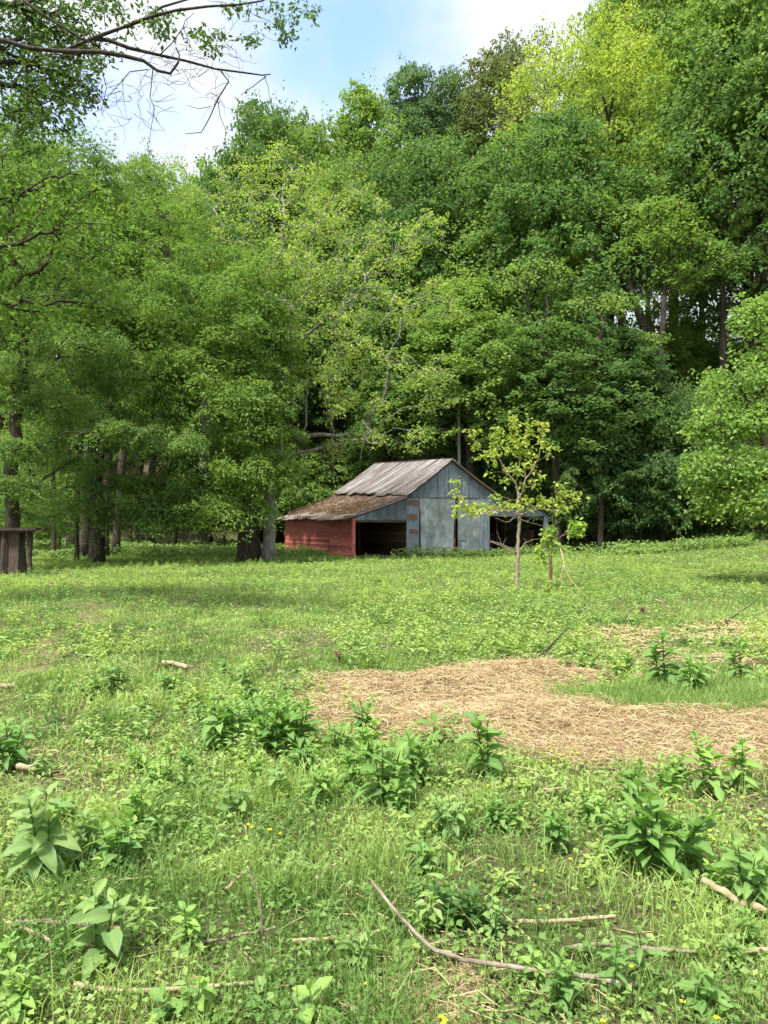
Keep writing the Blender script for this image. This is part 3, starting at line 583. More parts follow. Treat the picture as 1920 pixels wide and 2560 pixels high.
slim(44, 1655, 48, [(1655, 1180, 0), (1648, 1000, 0), (1655, 850, 0), (1660, 740, 0)], .18, [(1650, 540, 0, 90, 55, 34), (1610, 620, 0, 70, 40, 22), (1710, 600, 0, 80, 50, 26), (1690, 700, 0, 70, 35, 20), (1780, 660, 0, 60, 40, 16), (1610, 850, 0, 50, 25, 8)], 'lighter green tree on a straight dark trunk just left of the bright maple', col=BR)
slim(45, 1825, 50, [(1815, 1100, 0), (1810, 900, 0), (1805, 720, 0), (1800, 560, 0)], .24, [(1790, 470, 0, 100, 60, 26), (1860, 640, 0, 60, 40, 10), (1740, 700, 0, 60, 30, 10), (1850, 780, 2, 60, 35, 12), (1770, 820, 6, 60, 30, 12), (1720, 770, 6, 40, 25, 7)], 'tall bare trunk rising behind the bright maple')
slim(46, 1075, 58, [(1080, 1100, 0), (1085, 950, 0), (1100, 820, 0)], .24, [(1100, 740, 0, 80, 50, 20)], 'dark trunk standing right behind the front gable of the barn')
# near branches with larger leaves at the left edge
b6 = np.array([-11.2, 14.5, 0.]); b6[2] = terr(b6[0], b6[1])
hero(36, b6, [b6 - [0, 0, .4], b6 + [0, 0, 3], b6 + [.2, 0, 6], b6 + [.4, 0, 9.5]],
  [Lb(60, 520, 15, 130, 70, n=26), Lb(210, 600, 15, 110, 60, n=26), Lb(20, 660, 15, 130, 50, n=24), Lb(-120, 400, 15, 140, 140, n=40), Lb(-150, 700, 15, 150, 120, n=36), Lb(170, 480, 16, 90, 50, n=16), Lb(270, 760, 15, 60, 40, n=12), Lb(80, 770, 15, 110, 30, n=14), Lb(-200, 1000, 15, 100, 80, n=24)],
  'elm_tree', 'nearer tree off the left edge reaching broad-leaved branches into view', 'tree', (.135, .23, .055), rbase=.13, per=26, rad=.42, ln=.13, wd=.6, flat=.3, droop=.55, up=.55, alpha=.5, step=.35, wob=.12)
# overhanging tree at the top left: dense dark foliage plus bare boughs
b7 = np.array([-9.6, 8.5, 0.]); b7[2] = terr(b7[0], b7[1]); Y7 = 11.0
def boughs(mb):
    g = np.random.default_rng(4)
    def px(pts, Y, d0=0, d1=0):
        n = len(pts); return [at(a * .5787, b_ * .5787, Y + d0 + (d1 - d0) * i / (n - 1)) for i, (a, b_) in enumerate(pts)]
    def T(pts, r0, r1, d0=0, d1=0, k=6): mb.tube(px(pts, Y7, d0, d1), np.linspace(r0, r1, len(pts)), k, rough=.25, seed=len(pts))
    T([(-420, 120), (-150, 170), (0, 170), (130, 208), (270, 222), (400, 165), (540, 115), (640, 75), (760, 45), (900, 28), (1030, 20), (1130, 5), (1180, -20)], .040, .010)
    T([(400, 165), (470, 175), (560, 208), (690, 238), (800, 262), (930, 298), (1060, 315), (1135, 325)], .034, .010, 0, .6)
    T([(1135, 325), (1170, 320)], .010, .008, .6, .6); T([(1150, 330), (1090, 375), (1040, 412)], .008, .004, .6, .5); T([(1140, 325), (1160, 380), (1165, 450)], .006, .003, .6, .6)
    T([(270, 222), (430, 225), (520, 238), (620, 262), (680, 305), (735, 318), (770, 270), (775, 235), (760, 205)], .036, .011, -.3, .2)
    T([(540, 115), (600, 95), (700, 30), (870, -20)], .03, .012, 0, .5)
    T([(955, 308), (988, 352), (940, 430), (905, 510), (870, 572), (800, 578)], .014, .005, .4, .5)
    T([(940, 430), (950, 500), (975, 560), (975, 630)], .007, .003, .4, .5); T([(910, 460), (860, 470), (805, 455)], .006, .003, .5, .5)
    T([(660, 300), (655, 360), (648, 420), (668, 470), (655, 540), (645, 620)], .009, .003, 0, .3)
    T([(690, 238), (740, 190), (790, 120), (800, 90), (840, 55)], .010, .004, .2, .5); T([(790, 120), (820, 180), (815, 240)], .006, .003, .2, .3)
    T([(640, 300), (560, 310), (500, 380), (465, 420), (440, 500)], .008, .003, 0, 0); T([(430, 225), (440, 300), (460, 380), (440, 470), (400, 490)], .009, .003, -.2, .2)
    T([(90, -10), (150, 40), (260, 110), (350, 165), (430, 200)], .022, .012, -.4, -.2)
    T([(430, -10), (450, 60), (455, 130)], .010, .005, 0, 0)
    for i in range(115):    # fine bare twigs
        a = [(660, 330), (520, 380), (650, 440), (700, 245), (900, 300), (940, 440), (450, 350), (850, 200), (980, 250), (1060, 60), (760, 300), (580, 490)][i % 12]
        x, y = a[0] + g.normal(0, 55), a[1] + g.normal(0, 30); an = g.random() * 6.28; pts = [(x, y)]
        for q in range(5):
            an += g.normal(0, .45); x += math.cos(an) * 24; y += math.sin(an) * 20 + 5; pts.append((x, y))
        d = g.random() * .8; mb.tube(px(pts, Y7, d, d + g.normal(0, .3)), np.linspace(.0045, .002, 6), 4, cap=False)
hero(37, b7, [b7 - [0, 0, .4], b7 + [0, .3, 3], b7 + [.3, .8, 6], b7 + [.8, 1.4, 9.5]],
  [Lb(20, 60, Y7 + 1.1, 120, 60, n=30), Lb(130, 60, Y7 + 1.1, 90, 55, n=26), Lb(60, 160, Y7 + 1.1, 120, 60, n=26), Lb(190, 110, Y7 + 1.1, 60, 45, n=14), Lb(150, 190, Y7 + .8, 70, 50, n=16), Lb(30, 250, Y7 + 1.1, 90, 40, n=16), Lb(200, 230, Y7 + 1.1, 30, 40, n=7), Lb(100, 300, Y7 + 1.1, 50, 30, n=7),
   Lb(-150, 100, Y7 + 1.1, 150, 160, n=60), Lb(-60, -120, Y7 + 1.1, 200, 90, n=50), Lb(260, -50, Y7 + 1.1, 120, 40, n=20)],
  'elm_tree', 'overhanging tree at the top left with drooping dark leaves and long bare boughs', 'tree', (.085, .145, .045), rbase=.13, per=34, rad=.34, ln=.095, wd=.45, flat=.30, droop=.75, up=.35, alpha=.4, step=.3, extra=boughs, k=5)
# leaf tufts along the bare boughs belong to the same tree's crown: a second crown mesh
ov = [o for o in SC.objects if o.get('label', '').startswith('overhanging')][0]
g = np.random.default_rng(12)
tp = []
for (x, y, n, sx, sy) in [(400, 20, 12, 50, 12), (660, 60, 14, 55, 16), (690, 135, 10, 25, 12), (600, 100, 7, 30, 10), (860, 155, 8, 30, 8), (940, 150, 10, 40, 12), (1080, 165, 9, 22, 12), (920, 215, 5, 12, 10), (1030, 30, 8, 25, 12), (1180, 30, 10, 35, 16), (1210, 90, 8, 25, 20), (1230, 150, 7, 28, 10), (1335, 40, 10, 25, 16), (540, 150, 3, 10, 6), (490, 15, 8, 40, 10), (420, 250, 8, 25, 20), (230, 400, 16, 80, 30), (330, 470, 10, 30, 40), (180, 480, 12, 60, 20)]:
    for _ in range(n): tp.append(at((x + g.normal(0, sx)) * .5787, (y + g.normal(0, sy)) * .5787, Y7 + g.random() * .6))
V, Qd, tt = cluster_leaves(g, np.array(tp), 8, .10, .5, .085, .5, .6, .3)
link('leaf_tufts', mesh_np('leaf_tufts', V - b7, Qd, None, {'tint': tt}), M['leaf'], ov, color=(.09, .15, .045))
print('heroes ok')

# ---------------------------------------------------------------- saplings
def spx(x, y, Y, d=0): return at(1100 + x * .2411, 1020 + y * .2411, Y + d)
def sapling(name, label, base, limbs, tuf, col, bark, Y, lsz=.115, per=5, rad=.09):
    mb = MB(); g = np.random.default_rng(len(limbs)); 
    for pts, r0, r1, d in limbs:
        n = len(pts); P = np.array([spx(x, y, Y, d * i / (n - 1)) for i, (x, y) in enumerate(pts)])
        s = np.linspace(0, 1, n * 4); P = np.stack([np.interp(s, np.linspace(0, 1, n), P[:, i]) for i in range(3)], -1); P[1:-1] += g.normal(0, .006, P[1:-1].shape)
        mb.tube(P, np.linspace(r0, r1, len(P)), 7 if r0 > .02 else 5, rough=.15)
    t = thing(name, label, 'young tree', base); link('trunk', mb.mesh('trunk', True, base), M[bark], t)
    T = []
    for (x0, y0, x1, y1, n, sp, d) in tuf:
        n = max(2, int(n * .78))
        for i in range(n):
            q = (i + g.random() * .5) / max(1, n); T.append(spx(x0 + (x1 - x0) * q + g.normal(0, sp * .8), y0 + (y1 - y0) * q + g.normal(0, sp * .6), Y, d * q + g.normal(0, .08)))
    V, Qd, tt = cluster_leaves(g, np.array(T), per, rad, .45, lsz, .55, .6, .55)
    link('crown', mesh_np('crown', V - np.asarray(base), Qd, None, {'tint': tt}), M['leaf'], t, color=col)
    return t
bs = gp(1291, 1478); YS = bs[1]
sapling('sapling', 'slender sapling with pale yellow-green leaf tufts standing in front of the barn', bs, [
  ([(795, 1960), (798, 1800), (808, 1500), (812, 1300), (826, 1150), (822, 1000), (815, 880), (785, 780), (720, 700), (640, 580), (600, 500), (575, 400), (590, 260), (612, 210)], .058, .008, .2),
  ([(820, 940), (860, 860), (885, 740), (960, 640), (1020, 520), (1045, 420), (1060, 280), (1058, 150)], .022, .006, -.3),
  ([(785, 770), (820, 620), (822, 480), (790, 300), (770, 80)], .018, .005, .1), ([(885, 740), (880, 600), (905, 380), (910, 110)], .014, .005, .3),
  ([(720, 700), (640, 660), (560, 665)], .009, .004, .2), ([(600, 520), (470, 470), (400, 420), (350, 330), (330, 250), (290, 210)], .012, .004, -.3),
  ([(1020, 540), (1090, 510), (1140, 470)], .008, .004, 0), ([(870, 840), (960, 800), (1030, 770)], .008, .004, -.2), ([(960, 640), (1040, 690), (1060, 700)], .006, .003, .1),
  ([(826, 1110), (740, 1080), (640, 1055), (520, 1080), (400, 1110), (300, 1100)], .020, .006, -.5), ([(740, 1080), (600, 1050), (480, 1000), (330, 1000), (210, 990), (150, 1090)], .014, .004, .5), ([(210, 990), (200, 900), (160, 800), (170, 750)], .007, .003, .1),
  ([(835, 1110), (930, 1070), (1050, 1045), (1150, 990), (1250, 900), (1300, 850), (1260, 790)], .020, .005, .6), ([(1050, 1050), (1180, 1060), (1260, 1080)], .010, .004, -.2), ([(1250, 930), (1380, 900), (1440, 860)], .008, .004, .4),
  ([(820, 1150), (770, 1130), (740, 1160), (690, 1190), (600, 1150), (570, 1140)], .011, .004, -.4), ([(835, 1160), (900, 1180), (980, 1200), (1050, 1220), (1100, 1230)], .012, .004, .3), ([(900, 1180), (960, 1120), (990, 1090)], .007, .003, .2),
  ([(800, 1500), (700, 1440), (600, 1400), (520, 1380), (480, 1340), (420, 1270)], .018, .005, -.4), ([(800, 1520), (680, 1450), (560, 1400), (500, 1390)], .014, .005, .3), ([(650, 1430), (610, 1340), (590, 1280)], .007, .003, 0), ([(655, 1420), (685, 1345)], .006, .003, 0),
  ([(820, 1480), (880, 1400), (960, 1365), (1060, 1355)], .017, .006, .3), ([(900, 1390), (865, 1350)], .005, .003, 0)],
  [(300, 210, 430, 260, 8, 18, -.3), (330, 260, 400, 480, 14, 20, -.2), (420, 480, 600, 480, 16, 30, 0), (575, 210, 660, 210, 6, 15, .2), (600, 230, 560, 420, 16, 26, .2), (540, 400, 640, 470, 12, 30, 0), (770, 70, 765, 300, 24, 22, .1), (765, 300, 800, 470, 18, 36, .1), (915, 110, 920, 330, 20, 22, .3), (890, 300, 850, 500, 24, 38, .2),
   (1000, 130, 1115, 150, 7, 12, -.3), (1060, 160, 1060, 430, 16, 22, -.3), (660, 330, 700, 460, 10, 34, 0), (940, 450, 990, 520, 8, 25, 0), (890, 560, 980, 600, 12, 28, 0), (700, 590, 850, 650, 12, 26, 0), (480, 650, 540, 650, 4, 12, 0), (620, 760, 720, 740, 6, 16, 0), (500, 560, 600, 560, 7, 24, 0), (1010, 680, 1060, 700, 4, 14, 0), (930, 740, 1040, 790, 7, 22, 0), (1110, 470, 1150, 490, 5, 14, 0), (1140, 400, 1210, 410, 6, 12, 0), (820, 780, 870, 800, 4, 14, 0),
   (120, 750, 240, 770, 7, 14, 0), (110, 830, 160, 860, 5, 14, 0), (170, 870, 230, 930, 6, 14, 0), (150, 1010, 480, 1000, 28, 26, .3), (140, 1090, 180, 1100, 5, 14, 0), (240, 1070, 380, 1080, 9, 20, 0), (430, 1050, 780, 1000, 26, 30, 0), (560, 920, 660, 930, 8, 20, 0), (840, 920, 940, 960, 14, 30, .1), (830, 1020, 930, 1030, 8, 22, 0),
   (1040, 920, 1100, 970, 8, 22, .3), (1060, 1000, 1260, 940, 18, 26, .5), (1200, 780, 1310, 800, 9, 20, .5), (1230, 860, 1300, 880, 8, 22, .5), (1320, 940, 1450, 860, 14, 26, .5), (1220, 1040, 1370, 1000, 9, 22, .4), (1180, 1050, 1280, 1080, 5, 16, .2)],
  (.36, .43, .11), 'sapbark', YS)
bs2 = gp(1375, 1483); YT = bs2[1]
sapling('sapling', 'short broken sapling beside the taller one, with a torn pale branch hanging to the ground', bs2, [
  ([(1145, 1930), (1150, 1700), (1148, 1500), (1125, 1420), (1130, 1380), (1150, 1350)], .045, .022, 0), ([(1150, 1380), (1165, 1300), (1172, 1200), (1170, 1110)], .012, .005, 0), ([(1130, 1380), (1110, 1300), (1120, 1240)], .010, .004, 0),
  ([(1150, 1370), (1230, 1350), (1300, 1310), (1370, 1240), (1400, 1210)], .014, .006, .2), ([(1210, 1370), (1290, 1300), (1340, 1250)], .008, .004, .3),
  ([(1130, 1400), (1060, 1440), (1020, 1510)], .008, .003, -.2), ([(1100, 1400), (1060, 1300), (1040, 1290)], .006, .003, -.1)],
  [(1090, 1240, 1180, 1260, 12, 26, 0), (1080, 1320, 1180, 1340, 14, 30, 0), (1060, 1390, 1200, 1400, 12, 28, 0), (1360, 1200, 1500, 1220, 18, 26, .2), (1370, 1270, 1510, 1300, 16, 28, .2), (1400, 1160, 1410, 1200, 3, 10, .2), (1040, 1490, 1110, 1480, 9, 18, 0), (1040, 1540, 1060, 1580, 4, 10, 0), (1290, 1430, 1310, 1460, 4, 14, 0), (1080, 1800, 1180, 1880, 10, 40, 0), (1130, 1920, 1150, 1960, 8, 18, 0)],
  (.25, .36, .08), 'brownbark', YT, per=6, rad=.09, lsz=.12)
s2 = SC.objects[-1].parent
mb = MB()
def chain(pts, r0, r1, d0=0, d1=0):
    n = len(pts); P = np.array([spx(x, y, YT, d0 + (d1 - d0) * i / (n - 1)) for i, (x, y) in enumerate(pts)]); mb.tube(P, np.linspace(r0, r1, n), 7, rough=.25)
chain([(1170, 1375), (1200, 1400), (1240, 1440), (1262, 1500), (1280, 1590), (1290, 1650), (1340, 1750), (1400, 1840), (1460, 1910), (1510, 1975)], .026, .010, 0, -.7)
chain([(1285, 1610), (1265, 1690), (1255, 1740), (1270, 1830), (1230, 1870)], .012, .005, -.2, -.4)
link('broken_branch', mb.mesh('broken_branch', True, bs2), M['palewood'], s2)

# ---------------------------------------------------------------- barn
barn = thing('barn', 'old barn with rusty tin roofs, grey tin front and a red board side wall', 'barn', BO)
def BP(a, d, z): return bu * a + bv * d + bz * z       # local to the barn's empty
def roofz(a):
    return np.interp(a, [-.62, 3.54, 6.13, 8.99, 12.96], [2.03, 3.50, 5.44, 3.58, 2.63])
def clad(mb, a0, a1, zb, zt, d=0.0, pitch=.062, amp=.009, panel=.64, rng_=None, warp=0.0):
    """corrugated sheets standing side by side in the facade plane"""
    g = np.random.default_rng(int(abs(a0 * 100 + a1 * 7 + d * 31)))
    a = a0; i = 0
    while a < a1 - .02:
        b_ = min(a + panel, a1 + .0); xs = np.linspace(a, b_ - (.016 if b_ < a1 else 0), max(3, int((b_ - a) / (pitch / 4)))) 
        f = (lambda q, x: q(x) if callable(q) else np.full_like(x, q)); z0 = f(zb, xs) + g.normal(0, .012); z1 = f(zt, xs)
        z1 = np.maximum(z1, z0 + .01)
        rows = 6; dd = d - (i % 2) * .006 + amp * np.sin(xs / pitch * 2 * math.pi); V = []
        bend = g.normal(0, .008)
        for r in range(rows):
            q = r / (rows - 1); zz = z0 + (z1 - z0) * q; V.append(BP(0, 0, 0) + bu[None] * xs[:, None] + bv[None] * (dd - warp * (1 - q) ** 3 * .1 + bend * (1 - q))[:, None] + bz[None] * zz[:, None])
        n = len(xs); I = np.arange(rows - 1)[:, None] * n + np.arange(n - 1)[None]
        mb.add(np.vstack(V), np.stack([I, I + 1, I + n + 1, I + n], -1).reshape(-1, 4), a=g.random()); a = b_; i += 1
mb = MB()
clad(mb, .12, 3.20, 2.02, roofz, d=-.02); clad(mb, 3.20, 8.70, 3.30, roofz, d=-.015, panel=.68)
clad(mb, 8.70, 12.85, 2.30, lambda x: np.minimum(roofz(x), 3.30 + 0 * x), d=-.02); clad(mb, 8.70, 9.55, 3.31, roofz, d=-.014)
clad(mb, 3.20, 4.0, -.08, 3.28, d=-.03, panel=.8); clad(mb, 7.95, 8.70, -.02, 3.28, d=-.02, panel=.75)
link('front_cladding', mb.mesh('front_cladding', True), M['tin'], barn)
# rust patches: ragged thin scabs on the sheet left of the door
g = np.random.default_rng(2)
for (ca, cz, ra, rz_) in [(3.42, 2.98, .22, .13), (3.80, 2.98, .16, .17), (3.40, 2.24, .17, .17), (3.74, 2.24, .16, .16), (3.48, 1.45, .10, .10), (3.76, 1.43, .15, .13), (3.76, .62, .09, .09)]:
    mb = MB(); k = 18; an = np.arange(k) * 2 * math.pi / k; rr = 1 + g.normal(0, .16, k); sq = 1 / np.maximum(abs(np.cos(an)), abs(np.sin(an))) ** .5
    xs = ca + ra * rr * sq * np.cos(an); zs = cz + rz_ * rr * sq * np.sin(an)
    V = np.vstack([BP(ca, -.055, cz)[None], bu[None] * xs[:, None] + bv[None] * -.052 + bz[None] * zs[:, None], bu[None] * xs[:, None] + bv[None] * -.03 + bz[None] * zs[:, None]])
    j = np.arange(k); j2 = (j + 1) % k
    mb.add(V, np.stack([1 + j, 1 + j2, 1 + k + j2, 1 + k + j], -1), np.stack([np.zeros(k, int), 1 + j2, 1 + j], -1), a=g.random()); link('rust_patch', mb.mesh('rust_patch'), M['rust'], barn)
def sheet(mb, fn, nu=24, nv=24, a=.5, th=.012):
    U, W_ = np.meshgrid(np.linspace(0, 1, nu), np.linspace(0, 1, nv)); V = fn(U.ravel(), W_.ravel()); V2 = V + bv[None] * th
    I = (np.arange(nv - 1)[:, None] * nu + np.arange(nu - 1)[None]); Qf = np.stack([I, I + 1, I + nu + 1, I + nu], -1).reshape(-1, 4); n = nu * nv
    e = np.concatenate([np.arange(nu - 1), (np.arange(nv - 1) * nu + nu - 1), (np.arange(nu - 1) + (nv - 1) * nu)[::-1] + 1, (np.arange(nv - 1)[::-1] + 1) * nu]); e2 = np.roll(e, -1)
    mb.add(np.vstack([V, V2]), np.vstack([Qf, Qf[:, ::-1] + n, np.stack([e, e2, e2 + n, e + n], -1)]), a=a)
mb = MB()
def door1(u, v_):
    right = 6.30 - .42 * (1 - v_) ** 2.2 + .03 * np.sin(v_ * 9); left = 4.03 + .02 * np.sin(v_ * 5)
    a = left + (right - left) * u; z = -.06 + 3.38 * v_ - .08 * np.sin(u * 3.1) * (1 - v_); d = -.07 - .16 * (u ** 3) * (1 - v_) ** 1.5 - .02 * np.sin(u * 7 + v_ * 3) - .10 * (1 - v_) ** 6
    return bu[None] * a[:, None] + bv[None] * d[:, None] + bz[None] * z[:, None]
sheet(mb, door1, 30, 30); link('barn_door', mb.mesh('barn_door', True), M['tindoor'], barn)
mb = MB()
def door2(u, v_):
    left = 6.47 + .10 * np.clip(.4 - v_, 0, 1) * 1.2; a = left + (7.97 - left) * u; z = .02 + 3.33 * v_; d = -.06 - .015 * np.sin(u * 9 + v_ * 2)
    return bu[None] * a[:, None] + bv[None] * d[:, None] + bz[None] * z[:, None]
sheet(mb, door2, 24, 24)
def flap(u, v_):
    a = 6.62 + .30 * (1 - v_) * .6 + .62 * u * (1 - .35 * v_); z = -.06 + .95 * v_; d = -.10 - .12 * (1 - v_) ** 2
    return bu[None] * a[:, None] + bv[None] * d[:, None] + bz[None] * z[:, None]
sheet(mb, flap, 10, 10, a=.9); link('barn_door', mb.mesh('barn_door', True), M['tindoor'], barn)
# red side wall of lapped boards
mb = MB(); g = np.random.default_rng(6)
seg = [(.14, 3.3), (3.34, 7.2), (7.24, 11.3)]
nz = 15
for si, (d0, d1) in enumerate(seg):
    for i in range(nz):
        z0 = -.15 + i * .155 + g.normal(0, .006) + .012 * (si - 1); z1 = z0 + .165; t = g.random()
        if i >= 8: t = .35 + .2 * g.random()
        q = [BP(-.03, d0, z0), BP(-.03, d1, z0), BP(-.008, d1, z1), BP(-.008, d0, z1), BP(.0, d0, z0), BP(.0, d1, z0), BP(.012, d1, z1), BP(.012, d0, z1)]
        mb.add(q, [[0, 3, 2, 1], [4, 5, 6, 7], [0, 1, 5, 4], [1, 2, 6, 5], [2, 3, 7, 6], [3, 0, 4, 7]], a=t)
link('side_wall', mb.mesh('side_wall'), M['red'], barn)
mb = MB(); mb.box(BP(.05, .03, 1.0), bu, bv, bz, .085, .07, 1.12, .75); link('corner_post', mb.mesh('corner_post'), M['red'], barn)['label'] = 'red painted corner post'
# inner walls, back wall, posts
mb = MB(); g = np.random.default_rng(8)
def planks_side(a, d0, d1, z0, z1, h=.22, gap=.015):
    z = z0
    while z < z1:
        hh = h * (.8 + .4 * g.random()); mb.box(BP(a + g.normal(0, .008), (d0 + d1) / 2, z + hh / 2), bu, bv, bz, .022, (d1 - d0) / 2, hh / 2 - gap, g.random()); z += hh
def planks_back(d, a0, a1, z0, top, wd_=.2):
    a = a0
    while a < a1:
        ww = wd_ * (.8 + .4 * g.random()); z1 = top(a + ww / 2) if callable(top) else top
        mb.box(BP(a + ww / 2, d, (z0 + z1) / 2), bu, bv, bz, ww / 2 - .006, .02, (z1 - z0) / 2, g.random()); a += ww
planks_side(3.34, .05, 10.8, -.1, 3.3); planks_side(8.62, .2, 10.8, -.1, 3.3); planks_side(12.75, 1.2, 10.8, -.1, 1.3)
planks_side(12.75, 4.5, 10.8, 1.3, 2.4)
planks_back(10.9, 0.05, 12.8, -.1, lambda a: float(roofz(a)) - .05 + .45)
planks_back(5.0, 8.75, 12.7, -.1, 1.05, .26)
mb.box(BP(10.7, 4.9, 1.15), bu, bv, bz, 2.0, .04, .07, .4); mb.box(BP(10.7, 4.9, .75), bu, bv, bz, 2.0, .04, .06, .6)
for a, d, z in [(11.6, 3.5, 2.4), (10.1, 4.8, 2.5), (12.6, 4.0, 2.35), (2.6, 5.0, 2.8), (.15, 5.5, 2.0)]: mb.box(BP(a, d, z / 2), bu, bv, bz, .07, .07, z / 2, .4)
mb.box(BP(1.7, .06, 2.0), bu, bv, bz, 1.6, .05, .09, .4); mb.box(BP(10.7, .06, 2.36), bu, bv, bz, 2.0, .05, .09, .4)
mb.box(BP(6.38, .12, 1.6), bu, bv, bz, .07, .04, 1.7, .3)
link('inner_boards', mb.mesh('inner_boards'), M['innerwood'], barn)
mb = MB(); mb.box(BP(6.22, -.0, .45), bu, bv, nrm(bz + bu * .12), .07, .03, .55, .8); link('loose_board', mb.mesh('loose_board'), M['red'], barn)['label'] = 'brown board leaning in the gap between the doors'
mb = MB(); mb.box(BP(12.76, -.02, 1.15), bu, bv, bz, .14, .07, 1.2, .5); link('lean_to_post', mb.mesh('lean_to_post'), M['tin'], barn)
mb = MB(); mb.add([BP(.1, .1, .09), BP(12.8, .1, .09), BP(12.8, 10.85, .09), BP(.1, 10.85, .09), BP(.1, .1, -.3), BP(12.8, .1, -.3), BP(12.8, 10.85, -.3), BP(.1, 10.85, -.3)], [[0, 1, 2, 3], [0, 4, 5, 1], [1, 5, 6, 2], [2, 6, 7, 3], [3, 7, 4, 0]])
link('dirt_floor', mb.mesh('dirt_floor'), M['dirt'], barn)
# roofs: real corrugation across the slope
def roof(name, aT, zT0, zT1, aB, zB0, zB1, d0, d1T, d1B, mat, label=None, sagm=.06, pitch=.11, amp=.016, seed=0, ragged=.05):
    g = np.random.default_rng(seed); n = int((d1T - d0) / (pitch / 4)); m_ = 9; s = np.linspace(0, 1, n); mb = MB(); prev = 0
    sheetid = (s * (d1T - d0) / .66).astype(int); tnt = g.random(200)[sheetid]; rag = g.normal(0, ragged, 200)[sheetid]
    V = []; T = []
    for r in range(m_):
        q = r / (m_ - 1); dd = d0 + s * ((d1T + (d1B - d1T) * q) - d0); zt = zT0 + (zT1 - zT0) * s; zb = zB0 + (zB1 - zB0) * s
        L_ = q + 0 * s + (rag * .5 if r == m_ - 1 else 0); z = zt + (zb - zt) * L_ + amp * np.sin(dd / pitch * 2 * math.pi) - sagm * math.sin(q * math.pi) + .02 * np.sin(s * 9 + q * 3) + (sheetid % 2) * .006
        a = aT + (aB - aT) * L_; V.append(bu[None] * a[:, None] + bv[None] * dd[:, None] + bz[None] * z[:, None]); T.append(tnt)
    I = np.arange(m_ - 1)[:, None] * n + np.arange(n - 1)[None]
    mb.add(np.vstack(V), np.stack([I, I + 1, I + n + 1, I + n], -1).reshape(-1, 4), a=np.concatenate(T))
    o = link(name, mb.mesh(name, True), M[mat], barn); so_ = o.modifiers.new('solid', 'SOLIDIFY'); so_.thickness = .025; so_.offset = -1
    if label: o['label'] = label
    return o
roof('upper_roof', 6.10, 5.53, 6.05, 3.25, 3.46, 3.98, -.16, 10.35, 10.95, 'tinroof', 'upper roof slope with grey and brown streaks', seed=1)
roof('upper_roof', 6.16, 5.51, 6.03, 9.1, 3.66, 4.1, -.16, 10.35, 10.9, 'tinroof', seed=2)
roof('lower_roof', 3.62, 3.47, 3.92, -.64, 2.07, 2.2, -.12, 11.2, 11.6, 'tinlow', 'lower roof slope covered in brown fallen leaves', seed=3, sagm=.10)
roof('lower_roof', 8.9, 3.60, 4.0, 13.05, 2.66, 2.9, -.14, 10.9, 11.1, 'tinroof', seed=4)
mb = MB()
P = [BP(6.13, d, 5.56 + .052 * d) for d in np.linspace(-.16, 10.35, 12)]; mb.tube(P, .035, 6)
for (a0, z0, a1, z1, d) in [(6.13, 5.46, 3.3, 3.42, -.13), (6.13, 5.46, 9.1, 3.60, -.13), (3.5, 3.38, -.6, 2.0, -.10), (9.0, 3.55, 13.0, 2.60, -.12)]:
    mb.tube([BP(a0, d, z0 - .02), BP((a0 + a1) / 2, d, (z0 + z1) / 2 - .05), BP(a1, d, z1 - .02)], .085 if a1 > a0 else .04, 4)
link('rafter_trim', mb.mesh('rafter_trim'), M['oldwood'], barn)
# fallen leaves on the lower roof
g = np.random.default_rng(21); n = 9000; q = g.random(n) ** .85; dd = g.random(n) * 10.9; keep = fbm(q * 5, dd * .7 + 3, 3) > .36 + .25 * (q > .8); q, dd = q[keep], dd[keep]; s = dd / 11.2
a = 3.5 - 4.0 * q; z = (3.47 + .45 * s) * (1 - (3.62 - a) / 4.26) + (2.07 + .13 * s) * ((3.62 - a) / 4.26) - .10 * np.sin((3.62 - a) / 4.26 * math.pi) + .035 + .03 * g.random(len(a))
Pp = BO + bu[None] * a[:, None] + bv[None] * dd[:, None] + bz[None] * z[:, None]; Nn = nrm(g.normal(0, .35, (len(a), 3)) + np.array([-.2, -.1, 1])); l = .05 + .08 * g.random(len(a))
V, Qd = leaf_quads(Pp, Nn, g.normal(0, 1, (len(a), 3)), l, l * .7)
tag(link('leaf_litter', mesh_np('leaf_litter', V, Qd, None, {'tint': np.repeat(g.random(len(a)) ** 1.6, 4)}), M['litter']), 'brown fallen leaves lying on the lower left roof of the barn', 'fallen leaves', None, 'stuff')
print('barn ok')

# ---------------------------------------------------------------- post shelter at the left edge
pb = gp(45, 1438); YP = pb[1]
ps = thing('post_shelter', 'low wooden stand of rough posts under a flat board at the left edge', 'wooden stand', pb)
mb = MB(); 
def wx(px): return (px - 960) / F * YP - pb[0]
for k_, (x0, dy, wdt, h) in enumerate([(8, -.05, .085, 1.50), (76, .05, .075, 1.44), (55, .5, .075, 1.46), (-90, .3, .09, 1.46)]):
    mb = MB(); P = [np.array([wx(x0) + .02 * i * (1 - k_ % 2 * 2), dy, -.3 + (h + .3) * i / 4]) for i in range(5)]; mb.tube(P, [wdt * 1.1, wdt, wdt * .95, wdt, wdt * .9], 8, rough=.2, seed=k_); link('post', mb.mesh('post', True), M['oldwood'], ps)
mb = MB(); P = [np.array([wx(37) + .03 * math.sin(i), .30, -.3 + 1.75 * i / 5]) for i in range(6)]; mb.tube(P, [.25, .23, .22, .22, .22, .23], 12, rough=.12, seed=8); o = link('trunk_section', mb.mesh('trunk_section', True), M['bark'], ps)
mb = MB()
for i in range(5): mb.box(np.array([wx(5), -.15 + i * .2, 1.53 + .008 * (i % 2)]), (1, 0, .012), (0, 1, 0), (0, 0, 1), 1.24 - .03 * (i % 3), .095, .04, g.random())
mb2 = MB()
